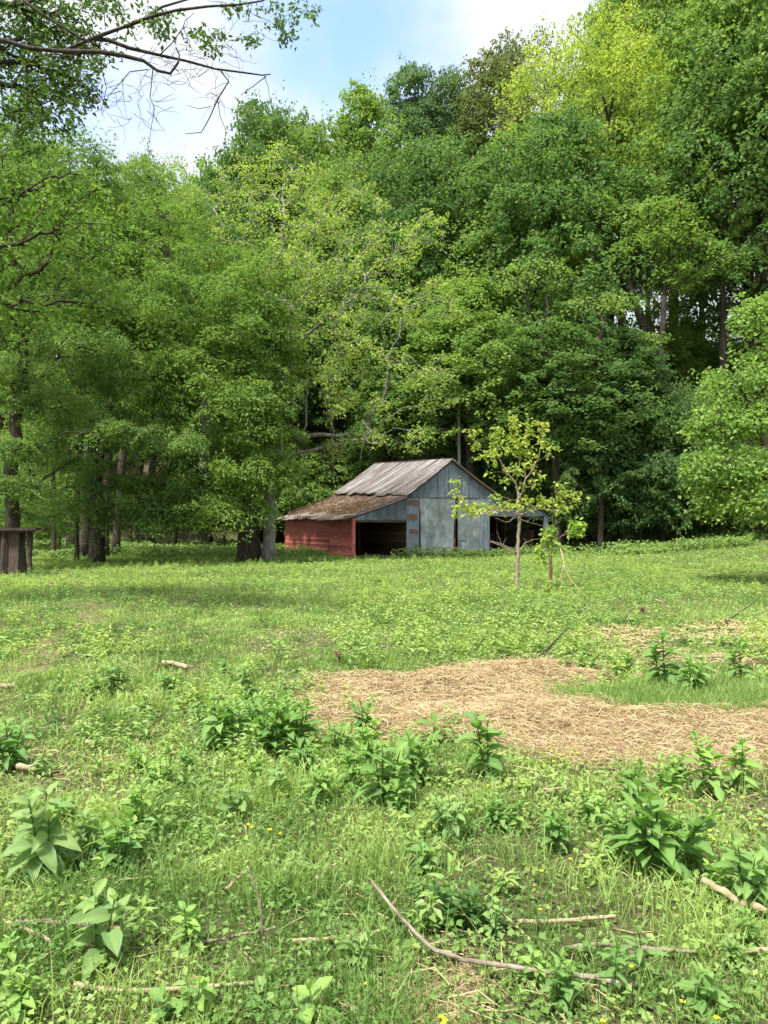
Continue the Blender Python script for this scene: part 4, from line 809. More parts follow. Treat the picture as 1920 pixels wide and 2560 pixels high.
for x0, x1 in [(-40, 4), (17, 47), (-95, -50)]: mb2.box(np.array([(wx(x0) + wx(x1)) / 2, .02, .70]), (1, 0, 0), (0, 1, 0), (.02, 0, 1), (wx(x1) - wx(x0)) / 2, .02, .78, g.random())
link('side_boards', mb2.mesh('side_boards'), M['oldwood'], ps)
link('board_top', mb.mesh('board_top'), M['oldwood'], ps)
mb = MB(); mb.box(np.array([wx(10), -.12, 1.47]), (1, 0, 0), (0, 1, 0), (0, 0, 1), 1.1, .04, .045, .3); link('cross_beam', mb.mesh('cross_beam'), M['oldwood'], ps)

# wire fence at the back left
fb = np.array([(310 - 960) / F * 52, 52., 0]); fb[2] = terr(fb[0], fb[1]); wf = thing('wire_fence', 'thin wire fence with slim posts crossing the gap in the left woods', 'fence', fb)
fpx = [310, 352, 388, 432, 474, 520]; tops = []
for px in fpx:
    X = (px - 960) / F * 52; z = float(terr(X, 52)); p0 = np.array([X, 52., z]) - fb; mb = MB(); mb.tube([p0 - [0, 0, .3], p0 + [.02, 0, 1.35]], .03, 6); link('post', mb.mesh('post'), M['bark'], wf); tops.append(p0)
mb = MB(); tops = np.array(tops)
for h in (.25, .5, .75, 1.0, 1.25): mb.tube(tops + [0, -.04, h], .005, 4, cap=False)
link('wire', mb.mesh('wire'), M['bark'], wf)
# extra trunks in the left trunk group
for (px, py, r, h, lean, lab) in [(190, 1402, .11, 9, .3, 'thin leaning trunk, leftmost of the trunk group in the left woods'), (212, 1394, .28, 12, .1, 'thick grey trunk just left of the dark straight trunk'), (262, 1394, .20, 12, .5, 'grey trunk just right of the dark straight trunk'), (292, 1386, .24, 12, .9, 'leaning grey trunk at the right end of the trunk group'), (134, 1392, .13, 7, -.1, 'thin dark trunk standing alone between the stand and the trunk group'), (515, 1374, .55, 15, .1, 'broad trunk half hidden in bushes between the fence and the double trunk')]:
    p = gp(px, py); g = np.random.default_rng(px); t = thing('tree', lab, 'tree', p)
    hh = np.linspace(-.3, h, 12); tr = np.stack([lean * (np.maximum(hh, 0) / h) ** 1.5 + g.normal(0, .03, 12), g.normal(0, .03, 12), hh], -1)
    tips = lobe_tips(g, [((lean, 0, h), (1.8, 1.8, 1.6), 26), ((lean + 1, 0, h * .75), (1.6, 1.6, 1.0), 14), ((lean - 1, 0, h * .8), (1.6, 1.6, 1.0), 14)])
    P, PA, ch, D = grow(g, tr, tips, .35, .5, .12); mb = MB(); tree_wood(mb, P, PA, ch, r, flare=1.35, rmin=.01)
    link('trunk', mb.mesh('trunk', True), M['bark'], t); V, Qd, tt = cluster_leaves(g, tips, 60, .6, .12, .16, .45); link('crown', mesh_np('crown', V, Qd, None, {'tint': tt}), M['leaf_far'], t, color=MD)

# ---------------------------------------------------------------- meadow: grass, low leaves, weeds, straw
def sampleY(g, n, y0, y1, p):
    """density ~ Y^-p, visible width ~ Y"""
    e = 2 - p; u = g.random(n); Y = (u * (y1 ** e - y0 ** e) + y0 ** e) ** (1 / e); X = (g.random(n) * 2 - 1) * (.60 * Y + 1.2); return X, Y
def blades(n, seed, y0, y1, p, hfun, wk, tintf, mask, lean=.75):
    g = np.random.default_rng(seed); X, Y = sampleY(g, n, y0, y1, p); k = mask(X, Y, g); X, Y = X[k], Y[k]; n = len(X)
    h = hfun(X, Y, g); w_ = wk[0] + wk[1] * Y * (.6 + .8 * g.random(n)); a = g.random(n) * 6.283; ln = lean * (.3 + 1.1 * g.random(n))
    d = np.stack([np.cos(a), np.sin(a), 0 * a], -1); fa = g.random(n) * 6.283; s = np.stack([np.cos(fa), np.sin(fa), 0 * a], -1)
    B = np.stack([X, Y, terr(X, Y) - .015], -1); up = np.array([0, 0, 1.0])
    m1 = B + up * (h * .58)[:, None] + d * (h * ln * .30)[:, None]; tp = B + up * (h * (1 - .25 * ln))[:, None] + d * (h * ln * 1.0)[:, None]
    hw = (w_ / 2)[:, None]
    V = np.stack([B - s * hw, B + s * hw, m1 - s * hw * .8, m1 + s * hw * .8, tp], 1).reshape(-1, 3); i = np.arange(n)[:, None] * 5
    return V, i + np.array([[0, 1, 3, 2]]), i + np.array([[2, 3, 4]]), np.repeat(tintf(X, Y, g), 5)
def gmask(X, Y, g):
    X0, Y0 = X, Y; X, Y = X + g.normal(0, .16, len(X)), Y + g.normal(0, .16, len(Y))
    st = m_straw(X, Y, .75); tr = m_trail(X, Y); db = m_debris(X, Y); r = g.random(len(X)); bare = fbm(X * 1.1 + 7, Y * 1.1, 3)
    return ((~st) | (r < .015)) & ((~tr) | (r < .45)) & ((~db) | (r < .40)) & ((bare > .38) | (r < .35) | (Y > 12)) & ~inbarn(X, Y) & (terr(X, Y) < 3)
def hshort(X, Y, g):
    c = fbm(X * .8, Y * .8, 3); c2 = fbm(X * 3.1 + 5, Y * 3.1, 2); h = (.018 + .07 * sstep(.38, .75, c) + .09 * sstep(.45, .8, c2)) * (.35 + 1.1 * g.random(len(X)))
    return h * (1 - .35 * sstep(9, 18, Y)) * (1 + 0 * Y)
def gt(X, Y, g): return np.clip(.5 + 1.3 * (fbm(X * .45 + 3, Y * .45, 3) - .5) + 1.5 * (fbm(X * 2.6 + 30, Y * 2.6, 2) - .5) + g.normal(0, .22, len(X)) + .10 * sstep(12, 25, Y), 0, 1)
parts = [blades(520000, 51, 2.0, 50, 1.45, hshort, (.0022, .00105), gt, gmask),
         blades(40000, 52, 2.0, 30, 1.3, lambda X, Y, g: .10 + .20 * g.random(len(X)), (.0018, .0005), lambda X, Y, g: np.clip(gt(X, Y, g) - .1, 0, 1), lambda X, Y, g: gmask(X, Y, g) & (fbm(X * .9, Y * .9 + 20, 2) > .47), lean=.6)]
g = np.random.default_rng(53)
def tallmask(X, Y, g):
    X = X + g.normal(0, .10, len(X)); Y = Y + g.normal(0, .10, len(Y))
    return inpoly(*jit(X, Y, .3), TALL) | (inpoly(*jit(X, Y, .5), gpoly([(820, 1640), (1000, 1640), (1060, 1700), (900, 1715), (820, 1700)])) & (g.random(len(X)) < .3))
parts.append(blades(260000, 54, 6.2, 12, 1.0, lambda X, Y, g: .05 + .15 * g.random(len(X)) ** 1.3, (.002, .0007), lambda X, Y, g: np.clip(.35 + g.normal(0, .2, len(X)), 0, 1), tallmask, lean=.5))
def joinparts(parts, attr='tint'):
    V = []; Q_ = []; T_ = []; A = []; n = 0
    for p in parts:
        V.append(p[0]); Q_.append(p[1] + n); 
        if p[2] is not None: T_.append(p[2] + n)
        A.append(p[3]); n += len(p[0])
    return np.vstack(V), np.vstack(Q_), (np.vstack(T_) if T_ else None), {attr: np.concatenate(A)}
tag(link('grass', mesh_np('grass', *joinparts(parts)), M['grass']), 'fresh green meadow grass of mixed height', 'grass', None, 'stuff')
print('grass ok')
# low broad leaves (clover, violets) mixed in the grass
g = np.random.default_rng(61); X, Y = sampleY(g, 260000, 2.0, 46, 1.6); k = gmask(X, Y, g) & ((fbm(X * 1.3 + 9, Y * 1.3, 3) > .44) | (g.random(len(X)) < .5)); X, Y = X[k], Y[k]; n = len(X)
hh = .01 + .075 * g.random(n) * (.4 + fbm(X * 2, Y * 2, 2)); l = (.012 + .0022 * Y) * (.5 + 1.1 * g.random(n) ** 2) * (1 + .4 * (Y < 5))
Nn = nrm(g.normal(0, .45, (n, 3)) + np.array([0, 0, 1])); V, Qd = leaf_quads(np.stack([X, Y, terr(X, Y) + hh], -1), Nn, g.normal(0, 1, (n, 3)), l, l * .75)
tag(link('low_leaves', mesh_np('low_leaves', V, Qd, None, {'tint': np.repeat(gt(X, Y, g), 4)}), M['cover']), 'low clover-like leaves covering the soil between the grass', 'ground cover', None, 'stuff')
# small leafy weeds spread over the middle of the meadow (a mass nobody could count)
g = np.random.default_rng(62); X, Y = sampleY(g, 9500, 2.8, 44, 1.1)
k = gmask(X, Y, g) & ~tallmask(X, Y, g) & (g.random(len(X)) < .22 + .78 * sstep(3.6, 7.5, Y)) & ((fbm(X * .5 + 5, Y * .5, 3) > .52) | inpoly(*jit(X, Y, 1.0, .5), DENSE) | ((Y > 15) & (fbm(X * .4 + 50, Y * .25, 3) > .45) & (g.random(len(X)) < .6))); X, Y = X[k], Y[k]; bw = 150; wa = g.random(bw); side = g.random(bw) < .35; Xb = np.where(side, BO[0] + bv[0] * wa * 11 - bu[0] * .3, BO[0] + bu[0] * wa * 13 - bv[0] * (.2 + .3 * g.random(bw))); Yb = np.where(side, BO[1] + bv[1] * wa * 11 - bu[1] * .3, BO[1] + bu[1] * wa * 13 - bv[1] * (.2 + .3 * g.random(bw))); X = np.concatenate([X, Xb]); Y = np.concatenate([Y, Yb]); n = len(X); per = 22
hp = (.09 + .26 * g.random(n) ** 1.5) * (1 + .35 * inpoly(X, Y, DENSE)) * (.50 + .50 * sstep(3, 9, Y)); idx = np.repeat(np.arange(n), per); m_ = len(idx); q = np.tile((np.arange(per) + .5) / per, n); a = q * 30 + g.random(n)[idx] * 6.28
zz = hp[idx] * (.15 + .85 * q); ll = (.045 + .05 * g.random(m_)) * (1.15 - .55 * q) * (.8 + .5 * hp[idx] / .3); D = np.stack([np.cos(a), np.sin(a), .5 - .9 * (1 - q) * g.random(m_)], -1)
P = np.stack([X[idx], Y[idx], terr(X, Y)[idx] + zz], -1) + D * .012; V, Qd = leaf_quads(P, nrm(np.array([0, 0, 1.0]) + g.normal(0, .3, (m_, 3))), D, ll, ll * .42)
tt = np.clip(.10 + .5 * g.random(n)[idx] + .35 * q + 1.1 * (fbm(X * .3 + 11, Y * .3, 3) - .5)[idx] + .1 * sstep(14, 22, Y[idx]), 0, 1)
tag(link('meadow_weeds', mesh_np('meadow_weeds', V, Qd, None, {'tint': np.repeat(tt, 4)}), leafmat('weed_mass', lo=(.5, .68, .6), hi=(1.5, 1.25, .9), trans=.35, col=(.250, .365, .125))), 'knee-high leafy green weeds spread through the middle of the meadow', 'weeds', None, 'stuff')
# undergrowth on the forest floor and the bank
g = np.random.default_rng(63); n = 150000; Y = 40 + 45 * g.random(n) ** 1.4; X = (g.random(n) * 2 - 1) * (.62 * Y); hd = .6 * X + .8 * (Y - 60)
k = ((hd < 5) | (fbm(X * .25, Y * .25, 3) > .47)) & ~inbarn(X, Y) & (fbm(X * .5, Y * .5 + 9, 3) > .42); X, Y = X[k], Y[k]; n = len(X)
hh = .45 * g.random(n) * (.3 + 1.4 * fbm(X * .6, Y * .6, 2)); l = .10 + .10 * g.random(n); V, Qd = leaf_quads(np.stack([X, Y, terr(X, Y) + hh], -1), nrm(g.normal(0, .4, (n, 3)) + np.array([0, -.2, 1])), g.normal(0, 1, (n, 3)), l, l * .7)
tag(link('undergrowth', mesh_np('undergrowth', V, Qd, None, {'tint': np.repeat(g.random(n), 4)}), leafmat('undergrowth_leaf', trans=.3, col=(.15, .24, .06))), 'low green undergrowth at the edge of the woods and up the bank', 'undergrowth', None, 'stuff')
# straw
def strands(n, seed, mask, x0, x1, y0, y1, ln, wk, lift, tf=lambda g, n: g.random(n)):
    g = np.random.default_rng(seed); X = x0 + (x1 - x0) * g.random(n); Y = y0 + (y1 - y0) * g.random(n); k = mask(X + g.normal(0, .13, n), Y + g.normal(0, .13, n), g); X, Y = X[k], Y[k]; n = len(X)
    a = g.random(n) * 6.283; d = np.stack([np.cos(a), np.sin(a), g.normal(0, .14, n)], -1); s = np.stack([-np.sin(a), np.cos(a), g.normal(0, .5, n)], -1); l = ln * (.4 + 1.1 * g.random(n)); w_ = (wk[0] + wk[1] * Y) * (.5 + g.random(n))
    mound = lift * (.2 + 1.3 * fbm(X * 1.6, Y * 1.6, 3) ** 2) * g.random(n); c = np.stack([X, Y, terr(X, Y) + .006 + mound], -1); bend = s * (l * g.normal(0, .12, n))[:, None]
    hw = w_[:, None] / 2; A = c - d * l[:, None] / 2; B = c + d * l[:, None] / 2; m1 = c + bend + np.array([0, 0, .008])
    V = np.stack([A - s * hw, A + s * hw, m1 - s * hw, m1 + s * hw, B - s * hw * .6, B + s * hw * .6], 1).reshape(-1, 3); i = np.arange(n)[:, None] * 6
    return V, np.vstack([i + np.array([[0, 1, 3, 2]]), i + np.array([[2, 3, 5, 4]])]), None, np.repeat(tf(g, n), 6)
sx0, sy0 = STRAW.min(0) - .4; sx1, sy1 = STRAW.max(0) + .4
ps_ = [strands(900, 76, lambda X, Y, g: abs(X) < .6 * Y + 1, -5, 5, 2, 9, .20, (.004, .0006), .04, lambda g, n: .2 + .5 * g.random(n)), strands(230000, 71, lambda X, Y, g: m_straw(X, Y), sx0, min(sx1, 8), sy0, sy1, .14, (.0008, .00042), .12),
       strands(9000, 72, lambda X, Y, g: m_straw(X, Y), -1, 1.5, 2, 3.4, .14, (.0015, .0004), .04),
       strands(16000, 73, lambda X, Y, g: m_straw(X, Y, .95) & ~m_straw(X, Y, .45), sx0, 8, sy0 - .3, sy1 + .3, .15, (.0012, .0005), .05)]
tag(link('straw', mesh_np('straw', *joinparts(ps_)), M['straw']), 'dry tan straw spread over the ground across the meadow', 'straw', None, 'stuff')
pd = [strands(26000, 74, lambda X, Y, g: m_debris(X, Y), 2, 14, 7.5, 14, .20, (.002, .0007), .06, lambda g, n: .4 + .6 * g.random(n)), strands(60000, 75, lambda X, Y, g: (g.random(len(X)) < 4 / np.maximum(4, Y)) & (fbm(X * .9, Y * .9 + 4, 3) > .47) & (abs(X) < .6 * Y + 1.5), -9, 9, 2, 16, .10, (.0014, .0004), .05)]
tag(link('dry_debris', mesh_np('dry_debris', *joinparts(pd)), M['straw']), 'pale dry stalks scattered through the grass at the right', 'dry stalks', None, 'stuff')
print('cover ok')

# ---------------------------------------------------------------- leafy weed plants in the foreground
def broad_leaf(g, base, D, L_, W_, droop, fold=.22, ns=6, wavy=.06):
    D = np.asarray(D, float); D = D / np.linalg.norm(D); up = np.array([0, 0, 1.0]); S = np.cross(D, up); S /= max(1e-6, np.linalg.norm(S)); Nn = np.cross(S, D)
    s = np.linspace(0, 1, ns); wprof = np.sin(np.pi * np.clip(s * .93 + .04, 0, 1) ** .85) ** .8; wprof[0] = .08; wprof[-1] = .02; V = []
    roll = g.normal(0, .35); S = S * math.cos(roll) + Nn * math.sin(roll)
    for i, q in enumerate(s):
        c = base + D * L_ * q * (1 - .12 * droop * q) - up * L_ * droop * q * q * .75; wv = W_ * .5 * wprof[i]; h = wv * fold * 2; r = wavy * W_ * math.sin(q * 11 + g.random())
        V += [c - S * wv + Nn * (h + r), c - S * wv * .5 + Nn * h * .45, c, c + S * wv * .5 + Nn * h * .45, c + S * wv + Nn * (h - r)]
    V = np.array(V); I = (np.arange(ns - 1)[:, None] * 5 + np.arange(4)[None]); return V, np.stack([I, I + 1, I + 6, I + 5], -1).reshape(-1, 4)
def weed_variant(seed, nst, H, L0, ar, nl, spread, droop=.5, topup=.9):
    g = np.random.default_rng(seed); res = []
    for k_ in range(nst):
        lv = MB(); st = MB()
        a = k_ * 2.4 + g.random(); tilt = spread * (.3 + .7 * g.random()) * (0 if nst == 1 else 1); h = H * (.7 + .4 * g.random()) if k_ else H
        P = np.array([[math.cos(a) * tilt * h * (t ** 1.3) + math.cos(a) * .02 * (nst > 1), math.sin(a) * tilt * h * (t ** 1.3) + math.sin(a) * .02 * (nst > 1), h * t * (1 - .15 * tilt)] for t in np.linspace(-.05, 1, 7)])
        st.tube(P, np.linspace(.006, .003, 7), 6)
        for i in range(nl):
            q = .10 + .90 * (i / (nl - 1)); p = np.array([np.interp(q, np.linspace(-.05, 1, 7), P[:, j]) for j in range(3)]); an = i * 2.39996 + a + g.normal(0, .25)
            el = .18 + .75 * topup * q ** 2 + g.normal(0, .20); size = 1.18 * L0 * (1.0 - .55 * q ** 3) * (.75 + .4 * g.random()) * (.75 + .5 * min(1, q * 2))
            D = [math.cos(an) * math.cos(el), math.sin(an) * math.cos(el), math.sin(el)]
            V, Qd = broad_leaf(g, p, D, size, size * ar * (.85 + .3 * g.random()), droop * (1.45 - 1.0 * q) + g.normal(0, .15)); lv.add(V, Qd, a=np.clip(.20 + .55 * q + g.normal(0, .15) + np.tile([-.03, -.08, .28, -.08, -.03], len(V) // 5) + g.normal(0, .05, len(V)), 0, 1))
        res.append((st.mesh('stem', True), lv.mesh('leaves', True)))
    return res, H
WV = {'A': weed_variant(101, 2, .42, .14, .38, 17, .12), 'B': weed_variant(102, 4, .40, .13, .38, 14, .30), 'C': weed_variant(103, 5, .38, .13, .38, 12, .42), 'D': weed_variant(104, 2, .32, .13, .45, 11, .2, droop=.6),
      'E': weed_variant(105, 1, .50, .17, .26, 18, 0, droop=.35, topup=1.1), 'F': weed_variant(106, 7, .34, .12, .36, 12, .55), 'G': weed_variant(107, 1, .16, .12, .50, 8, 0, droop=.45, topup=.8), 'H': weed_variant(108, 3, .45, .15, .40, 15, .22, droop=.6)}
DG = (.155, .280, .090); MG = (.180, .310, .105); BG = (.225, .360, .115); CG = (.205, .320, .130)
weeds = [
 (1215, 1940, 160, 'A', DG, 'single upright dark leafy weed standing against the straw'),
 (745, 1895, 145, 'B', DG, 'bushy dark weed at the left tip of the straw'),
 (668, 1890, 125, 'F', DG, 'spreading weed just left of the bushy weed at the straw tip'),
 (590, 1860, 100, 'B', MG, 'leafy weed farther left of the straw tip, above the spreading weed'),
 (545, 1875, 130, 'H', MG, 'leaning leafy weed at the left end of the row by the straw tip'),
 (30, 1925, 130, 'C', DG, 'dense dark weed clump on the left edge level with the straw'),
 (905, 1850, 95, 'B', DG, 'leafy weed overlapping the front edge of the straw left of the upright one'),
 (1085, 1860, 60, 'G', MG, 'low weed on the front edge of the straw between two taller weeds'),
 (960, 2010, 165, 'C', MG, 'big leafy clump in the centre, just below the straw'),
 (1040, 1960, 130, 'B', DG, 'dark weed at the right side of the central clump'),
 (880, 1980, 110, 'H', MG, 'leafy weed at the left side of the central clump'),
 (790, 2010, 105, 'B', BG, 'light green weed left of the central clump, lower down'),
 (700, 1990, 80, 'D', CG, 'small weed with two pale leaves between the central clump and the left field'),
 (400, 1985, 90, 'C', BG, 'bright weed clump in the left field'),
 (470, 1930, 60, 'B', DG, 'small dark weed up-right of the bright clump in the left field'),
 (115, 2190, 215, 'H', CG, 'tall grey-green weed with big drooping leaves near the left edge'),
 (300, 2190, 150, 'B', MG, 'leafy weed right of the tall grey-green one'),
 (345, 2090, 130, 'A', MG, 'thin upright weed behind the leafy weed in the left foreground'),
 (230, 2150, 120, 'H', CG, 'grey-green weed between the tall left weed and its leafy neighbour'),
 (585, 2050, 95, 'D', CG, 'grey-green weed with a drooping leaf left of centre'),
 (1575, 2010, 110, 'B', MG, 'weed at the front edge of the straw on the right, leftmost of three'),
 (1665, 2000, 100, 'C', BG, 'bright weed at the front edge of the straw on the right, middle of three'),
 (1775, 1985, 150, 'A', BG, 'taller weed rising over the straw on the right, rightmost of three'),
 (1850, 1975, 120, 'H', BG, 'weed near the right edge in front of the straw'),
 (1640, 2195, 210, 'F', DG, 'largest dense weed clump, at the right in the foreground'),
 (1560, 2150, 130, 'C', MG, 'weed hugging the left side of the largest clump'),
 (1720, 2170, 130, 'C', MG, 'weed hugging the right side of the largest clump'),
 (1385, 2130, 105, 'B', DG, 'dark weed with wide leaves left of the largest clump'),
 (1130, 2100, 110, 'C', CG, 'grey-green spreading weed right of centre'),
 (1110, 2290, 150, 'E', BG, 'weed with an upright bright top, in the centre foreground'),
 (1150, 2330, 110, 'F', (.075, .15, .05), 'low dark clump of narrow toothed leaves in the centre foreground'),
 (1865, 2270, 170, 'C', MG, 'tall weed clump at the right edge beside the split log'),
 (1800, 2240, 90, 'B', BG, 'bright weed between the largest clump and the right-edge clump'),
 (1610, 2450, 150, 'E', MG, 'upright weed with long lance-shaped leaves, lower right'),
 (1535, 2490, 150, 'E', DG, 'second weed with long lance leaves, a step nearer and to the left'),
 (1400, 2530, 130, 'B', MG, 'weed in the grass between the long curved stick and the lower edge'),
 (1330, 2460, 100, 'A', BG, 'thin bright weed over the long curved stick'),
 (490, 2540, 110, 'D', BG, 'broad-leaved weed over the pale curved stick at the lower left'),
 (420, 2550, 70, 'G', MG, 'low dark rosette left of the broad-leaved weed'),
 (55, 2560, 130, 'H', BG, 'bright weed in the lower left corner'),
 (20, 2440, 110, 'A', BG, 'bright thin weed cut by the left edge near the lower corner'),
 (885, 2430, 100, 'C', CG, 'rounded grey-green weed in the lower centre'),
 (245, 2420, 190, 'D', CG, 'weed with one big upright leaf at the lower left'),
 (475, 2370, 120, 'A', BG, 'small weed with light green tip in the left foreground'),
 (665, 2520, 60, 'G', CG, 'two-leaved low plant at the end of the pale curved stick'),
 (785, 2560, 90, 'G', BG, 'round-leaved seedling at the lower edge left of centre'),
 (1830, 2430, 90, 'B', CG, 'drooping weed with one large hanging leaf at the lower right'),
 (1750, 2530, 120, 'D', MG, 'weed with single large leaves in the lower right'),
 (1880, 2380, 90, 'H', MG, 'weed below the split log at the right edge'),
 (560, 1700, 55, 'A', DG, 'small dark upright weed in the left middle of the meadow'),
 (425, 1745, 75, 'B', DG, 'dark weed left of the pale wood piece in the meadow'),
 (290, 1740, 95, 'C', CG, 'grey-green weed clump left of the middle, near the worn track'),
 (240, 1750, 60, 'B', CG, 'small grey-green weed touching the worn track'),
 (620, 1755, 90, 'H', CG, 'tall thin weed left of the straw tip, farther back'),
 (630, 1830, 95, 'B', MG, 'leafy weed behind the row at the left tip of the straw'),
 (700, 1850, 110, 'H', MG, 'weed with long leaves squeezed between the bushy weed and the spreading weed'),
 (510, 1830, 80, 'C', MG, 'low weed clump at the far left end of the row by the straw tip'),
 (840, 1900, 100, 'C', MG, 'leafy weed between the straw tip row and the central clump'),
 (760, 1940, 90, 'B', DG, 'dark leafy weed above the light green one left of the central clump'),
 (930, 1925, 120, 'H', BG, 'bright weed standing behind the big central clump'),
 (1010, 2040, 90, 'B', MG, 'lower weed at the front of the big central clump'),
 (640, 1960, 80, 'C', BG, 'bright low weed between the left field clump and the central weeds'),
 (350, 1930, 70, 'B', MG, 'small weed behind the bright clump in the left field'),
 (1250, 2080, 90, 'F', MG, 'spreading weed between the grey-green weed and the wide-leaved dark weed'),
 (1480, 2060, 90, 'C', BG, 'bright weed just below the three weeds at the straw front'),
 (1690, 1960, 80, 'B', MG, 'small weed behind the three weeds at the right of the straw front'),
 (1060, 2180, 90, 'B', MG, 'small leafy weed above the weed with the upright bright top'),
 (1230, 2330, 90, 'C', CG, 'grey-green weed right of the toothed clump'),
 (700, 2260, 70, 'B', MG, 'small weed right of the upright twig'),
 (160, 2080, 90, 'C', MG, 'leafy weed behind the tall grey-green weed near the left edge'),
 (1660, 1720, 140, 'A', DG, 'tall stemmed weed in the tall grass, with a hanging leaf'),
 (1730, 1735, 100, 'B', MG, 'weed in the tall grass right of the tall stemmed one'),
 (1850, 1710, 110, 'A', MG, 'thin weed in the tall grass near the right edge'),
 (1560, 1690, 60, 'F', BG, 'flattened bright clump of wide leaves behind the tall grass'),
 (1470, 1680, 50, 'F', BG, 'flattened bright clump on the back edge of the straw'),
 (200, 1700, 0, 'G', MG, ''),
]
for (px, py, hp_, v, c, lab) in weeds:
    if not lab: continue
    p = gp(px, py); pr, H = WV[v]; s = hp_ / F * p[1] / H * .98; p[2] -= .01
    t = thing('weed_plant', lab, 'weed', p); t.scale = (s * 1.08, s * 1.08, s); t.rotation_euler = (.14 * math.sin(px), .14 * math.cos(py * 1.7), (px * .37 + py * .11) % 6.28)
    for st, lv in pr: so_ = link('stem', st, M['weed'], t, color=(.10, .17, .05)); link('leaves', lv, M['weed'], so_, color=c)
# buttercups
def buttercup():
    g = np.random.default_rng(3); st = MB(); st.tube([[0, 0, -.02], [.004, .002, .06], [0, .004, .13]], [.0012, .001, .001], 5); fl = MB()
    for i in range(5):
        a = i * 1.2566; V, Qd = broad_leaf(g, np.array([0, .004, .13]), [math.cos(a), math.sin(a), .45], .013, .014, -.3, ns=4); fl.add(V, Qd)
    return st.mesh('stem'), fl.mesh('petals', True)
bst, bfl = buttercup()
bc = [(1578, 2420), (1708, 2505), (1530, 2500), (1105, 2545), (1108, 2560), (1115, 2552), (1795, 2548), (1505, 2555), (1340, 2215), (1356, 2180), (1350, 2275), (1425, 2150), (1588, 2160), (1706, 2128), (1770, 2150), (1773, 2078), (1783, 2100), (1650, 1980), (1668, 1990), (1220, 1966), (1250, 1970), (1210, 1984), (1440, 1982), (1467, 1975), (622, 2063), (630, 2070), (676, 2076), (702, 2086), (917, 2462), (1378, 1880), (1400, 1888), (1430, 1882), (1445, 1885), (1385, 1905), (1360, 1915), (1410, 1898), (1860, 1995), (1900, 2050), (1700, 2000), (1815, 2010)]
for (x, y) in bc:
    p = gp(x, y + 40); s = .82 + .25 * ((x * 7 + y) % 5) / 5 + .06 * max(0, p[1] - 4); t = thing('buttercup', 'small yellow buttercup on a thin stem in the grass', 'flower', p, 'buttercups in the grass'); t.scale = (s, s, s * (40 / F * p[1] / .13) / s); t.rotation_euler = (0, 0, (x * .7) % 6.28)
    link('stem', bst, M['weed'], t, color=(.1, .2, .05)); link('petals', bfl, M['petal'], t)

# ---------------------------------------------------------------- sticks, bark and logs on the ground
def stick(pts, r0, r1, name, label, cat='stick', mat='stick', k=7, rough=.16, lift=.02, flat=1.0, twigs=()):
    n = len(pts); P = []
    for q in pts:
        p = gp(q[0], q[1]); 
        if len(q) > 2: p[2] += q[2]
        P.append(p)
    P = np.array(P); s = np.linspace(0, 1, n * 5); P = np.stack([np.interp(s, np.linspace(0, 1, n), P[:, i]) for i in range(3)], -1); g = np.random.default_rng(abs(int(pts[0][0]))); P[1:-1] += g.normal(0, r0 * .10, P[1:-1].shape)
    r0 *= .82; r1 *= .82; P[:, 2] += lift + .012 + r0 * .8; c = P.mean(0); c[2] = float(terr(c[0], c[1])); mb = MB(); mb.tube(P, np.linspace(r0, r1, len(P)), k, rough=rough, seed=n)
    me = mb.mesh(name, True, c); o = link(name, me, M[mat], loc=c); return tag(o, label, cat)
def stand(pts, Y, r0, r1, name, label, cat='stick', mat='stick'):
    P = np.array([at(x, y, Y + d) for x, y, d in pts]); s = np.linspace(0, 1, len(P) * 4); P = np.stack([np.interp(s, np.linspace(0, 1, len(pts)), P[:, i]) for i in range(3)], -1)
    c = P[0].copy(); mb = MB(); mb.tube(P, np.linspace(r0, r1, len(P)), 6, rough=.3); return tag(link(name, mb.mesh(name, True, c), M[mat], loc=c), label, cat)
stick([(930, 2300, .12), (985, 2350, .08), (1040, 2400, .06), (1085, 2435, .05), (1160, 2447, .03), (1260, 2462, .03), (1370, 2478, .03), (1480, 2485, .02), (1580, 2508, .02)], .008, .0115, 'fallen_branch', 'long curved grey stick running down to the right in the lower foreground', 'branch')
stick([(185, 2490), (260, 2503), (340, 2508), (410, 2503), (480, 2498), (560, 2492), (640, 2485)], .011, .008, 'fallen_branch', 'pale curved stick lying along the lower left foreground', 'branch', 'palewood')
yv = gp(660, 2380)[1]
stand([(632, 2458, -.12), (650, 2435, -.08), (672, 2400, 0), (668, 2350, .02), (655, 2330, .0), (652, 2270, 0), (640, 2225, 0), (618, 2165, 0)], yv, .006, .003, 'twig', 'thin crooked twig standing upright left of centre in the foreground', 'stick')
stick([(500, 2380), (560, 2372), (600, 2360), (660, 2350), (690, 2342)], .007, .006, 'fallen_branch', 'grey stick crossing behind the upright twig', 'branch')
stick([(270, 2392), (330, 2395), (390, 2392)], .005, .004, 'fallen_branch', 'thin grey stick left of the stick behind the upright twig', 'branch')
stick([(20, 2330), (60, 2345), (110, 2368), (150, 2395)], .010, .007, 'fallen_branch', 'pale broken stick slanting at the left edge', 'branch', 'palewood')
stick([(40, 2330), (100, 2328), (180, 2334), (265, 2340)], .012, .009, 'fallen_branch', 'split grey-brown branch lying level at the left edge', 'branch')
stick([(730, 2378), (800, 2375), (880, 2366), (960, 2350)], .010, .009, 'fallen_branch', 'pale level stick right of the upright twig', 'branch', 'palewood')
stick([(1295, 2330), (1360, 2330), (1420, 2325), (1500, 2318), (1540, 2315)], .012, .008, 'fallen_branch', 'pale thick stick lying level between the toothed clump and the lance-leaved weed', 'branch', 'palewood')
stick([(1420, 2395), (1500, 2385), (1580, 2395), (1660, 2400), (1740, 2405)], .010, .009, 'fallen_branch', 'stick lying behind the lance-leaved weeds', 'branch')
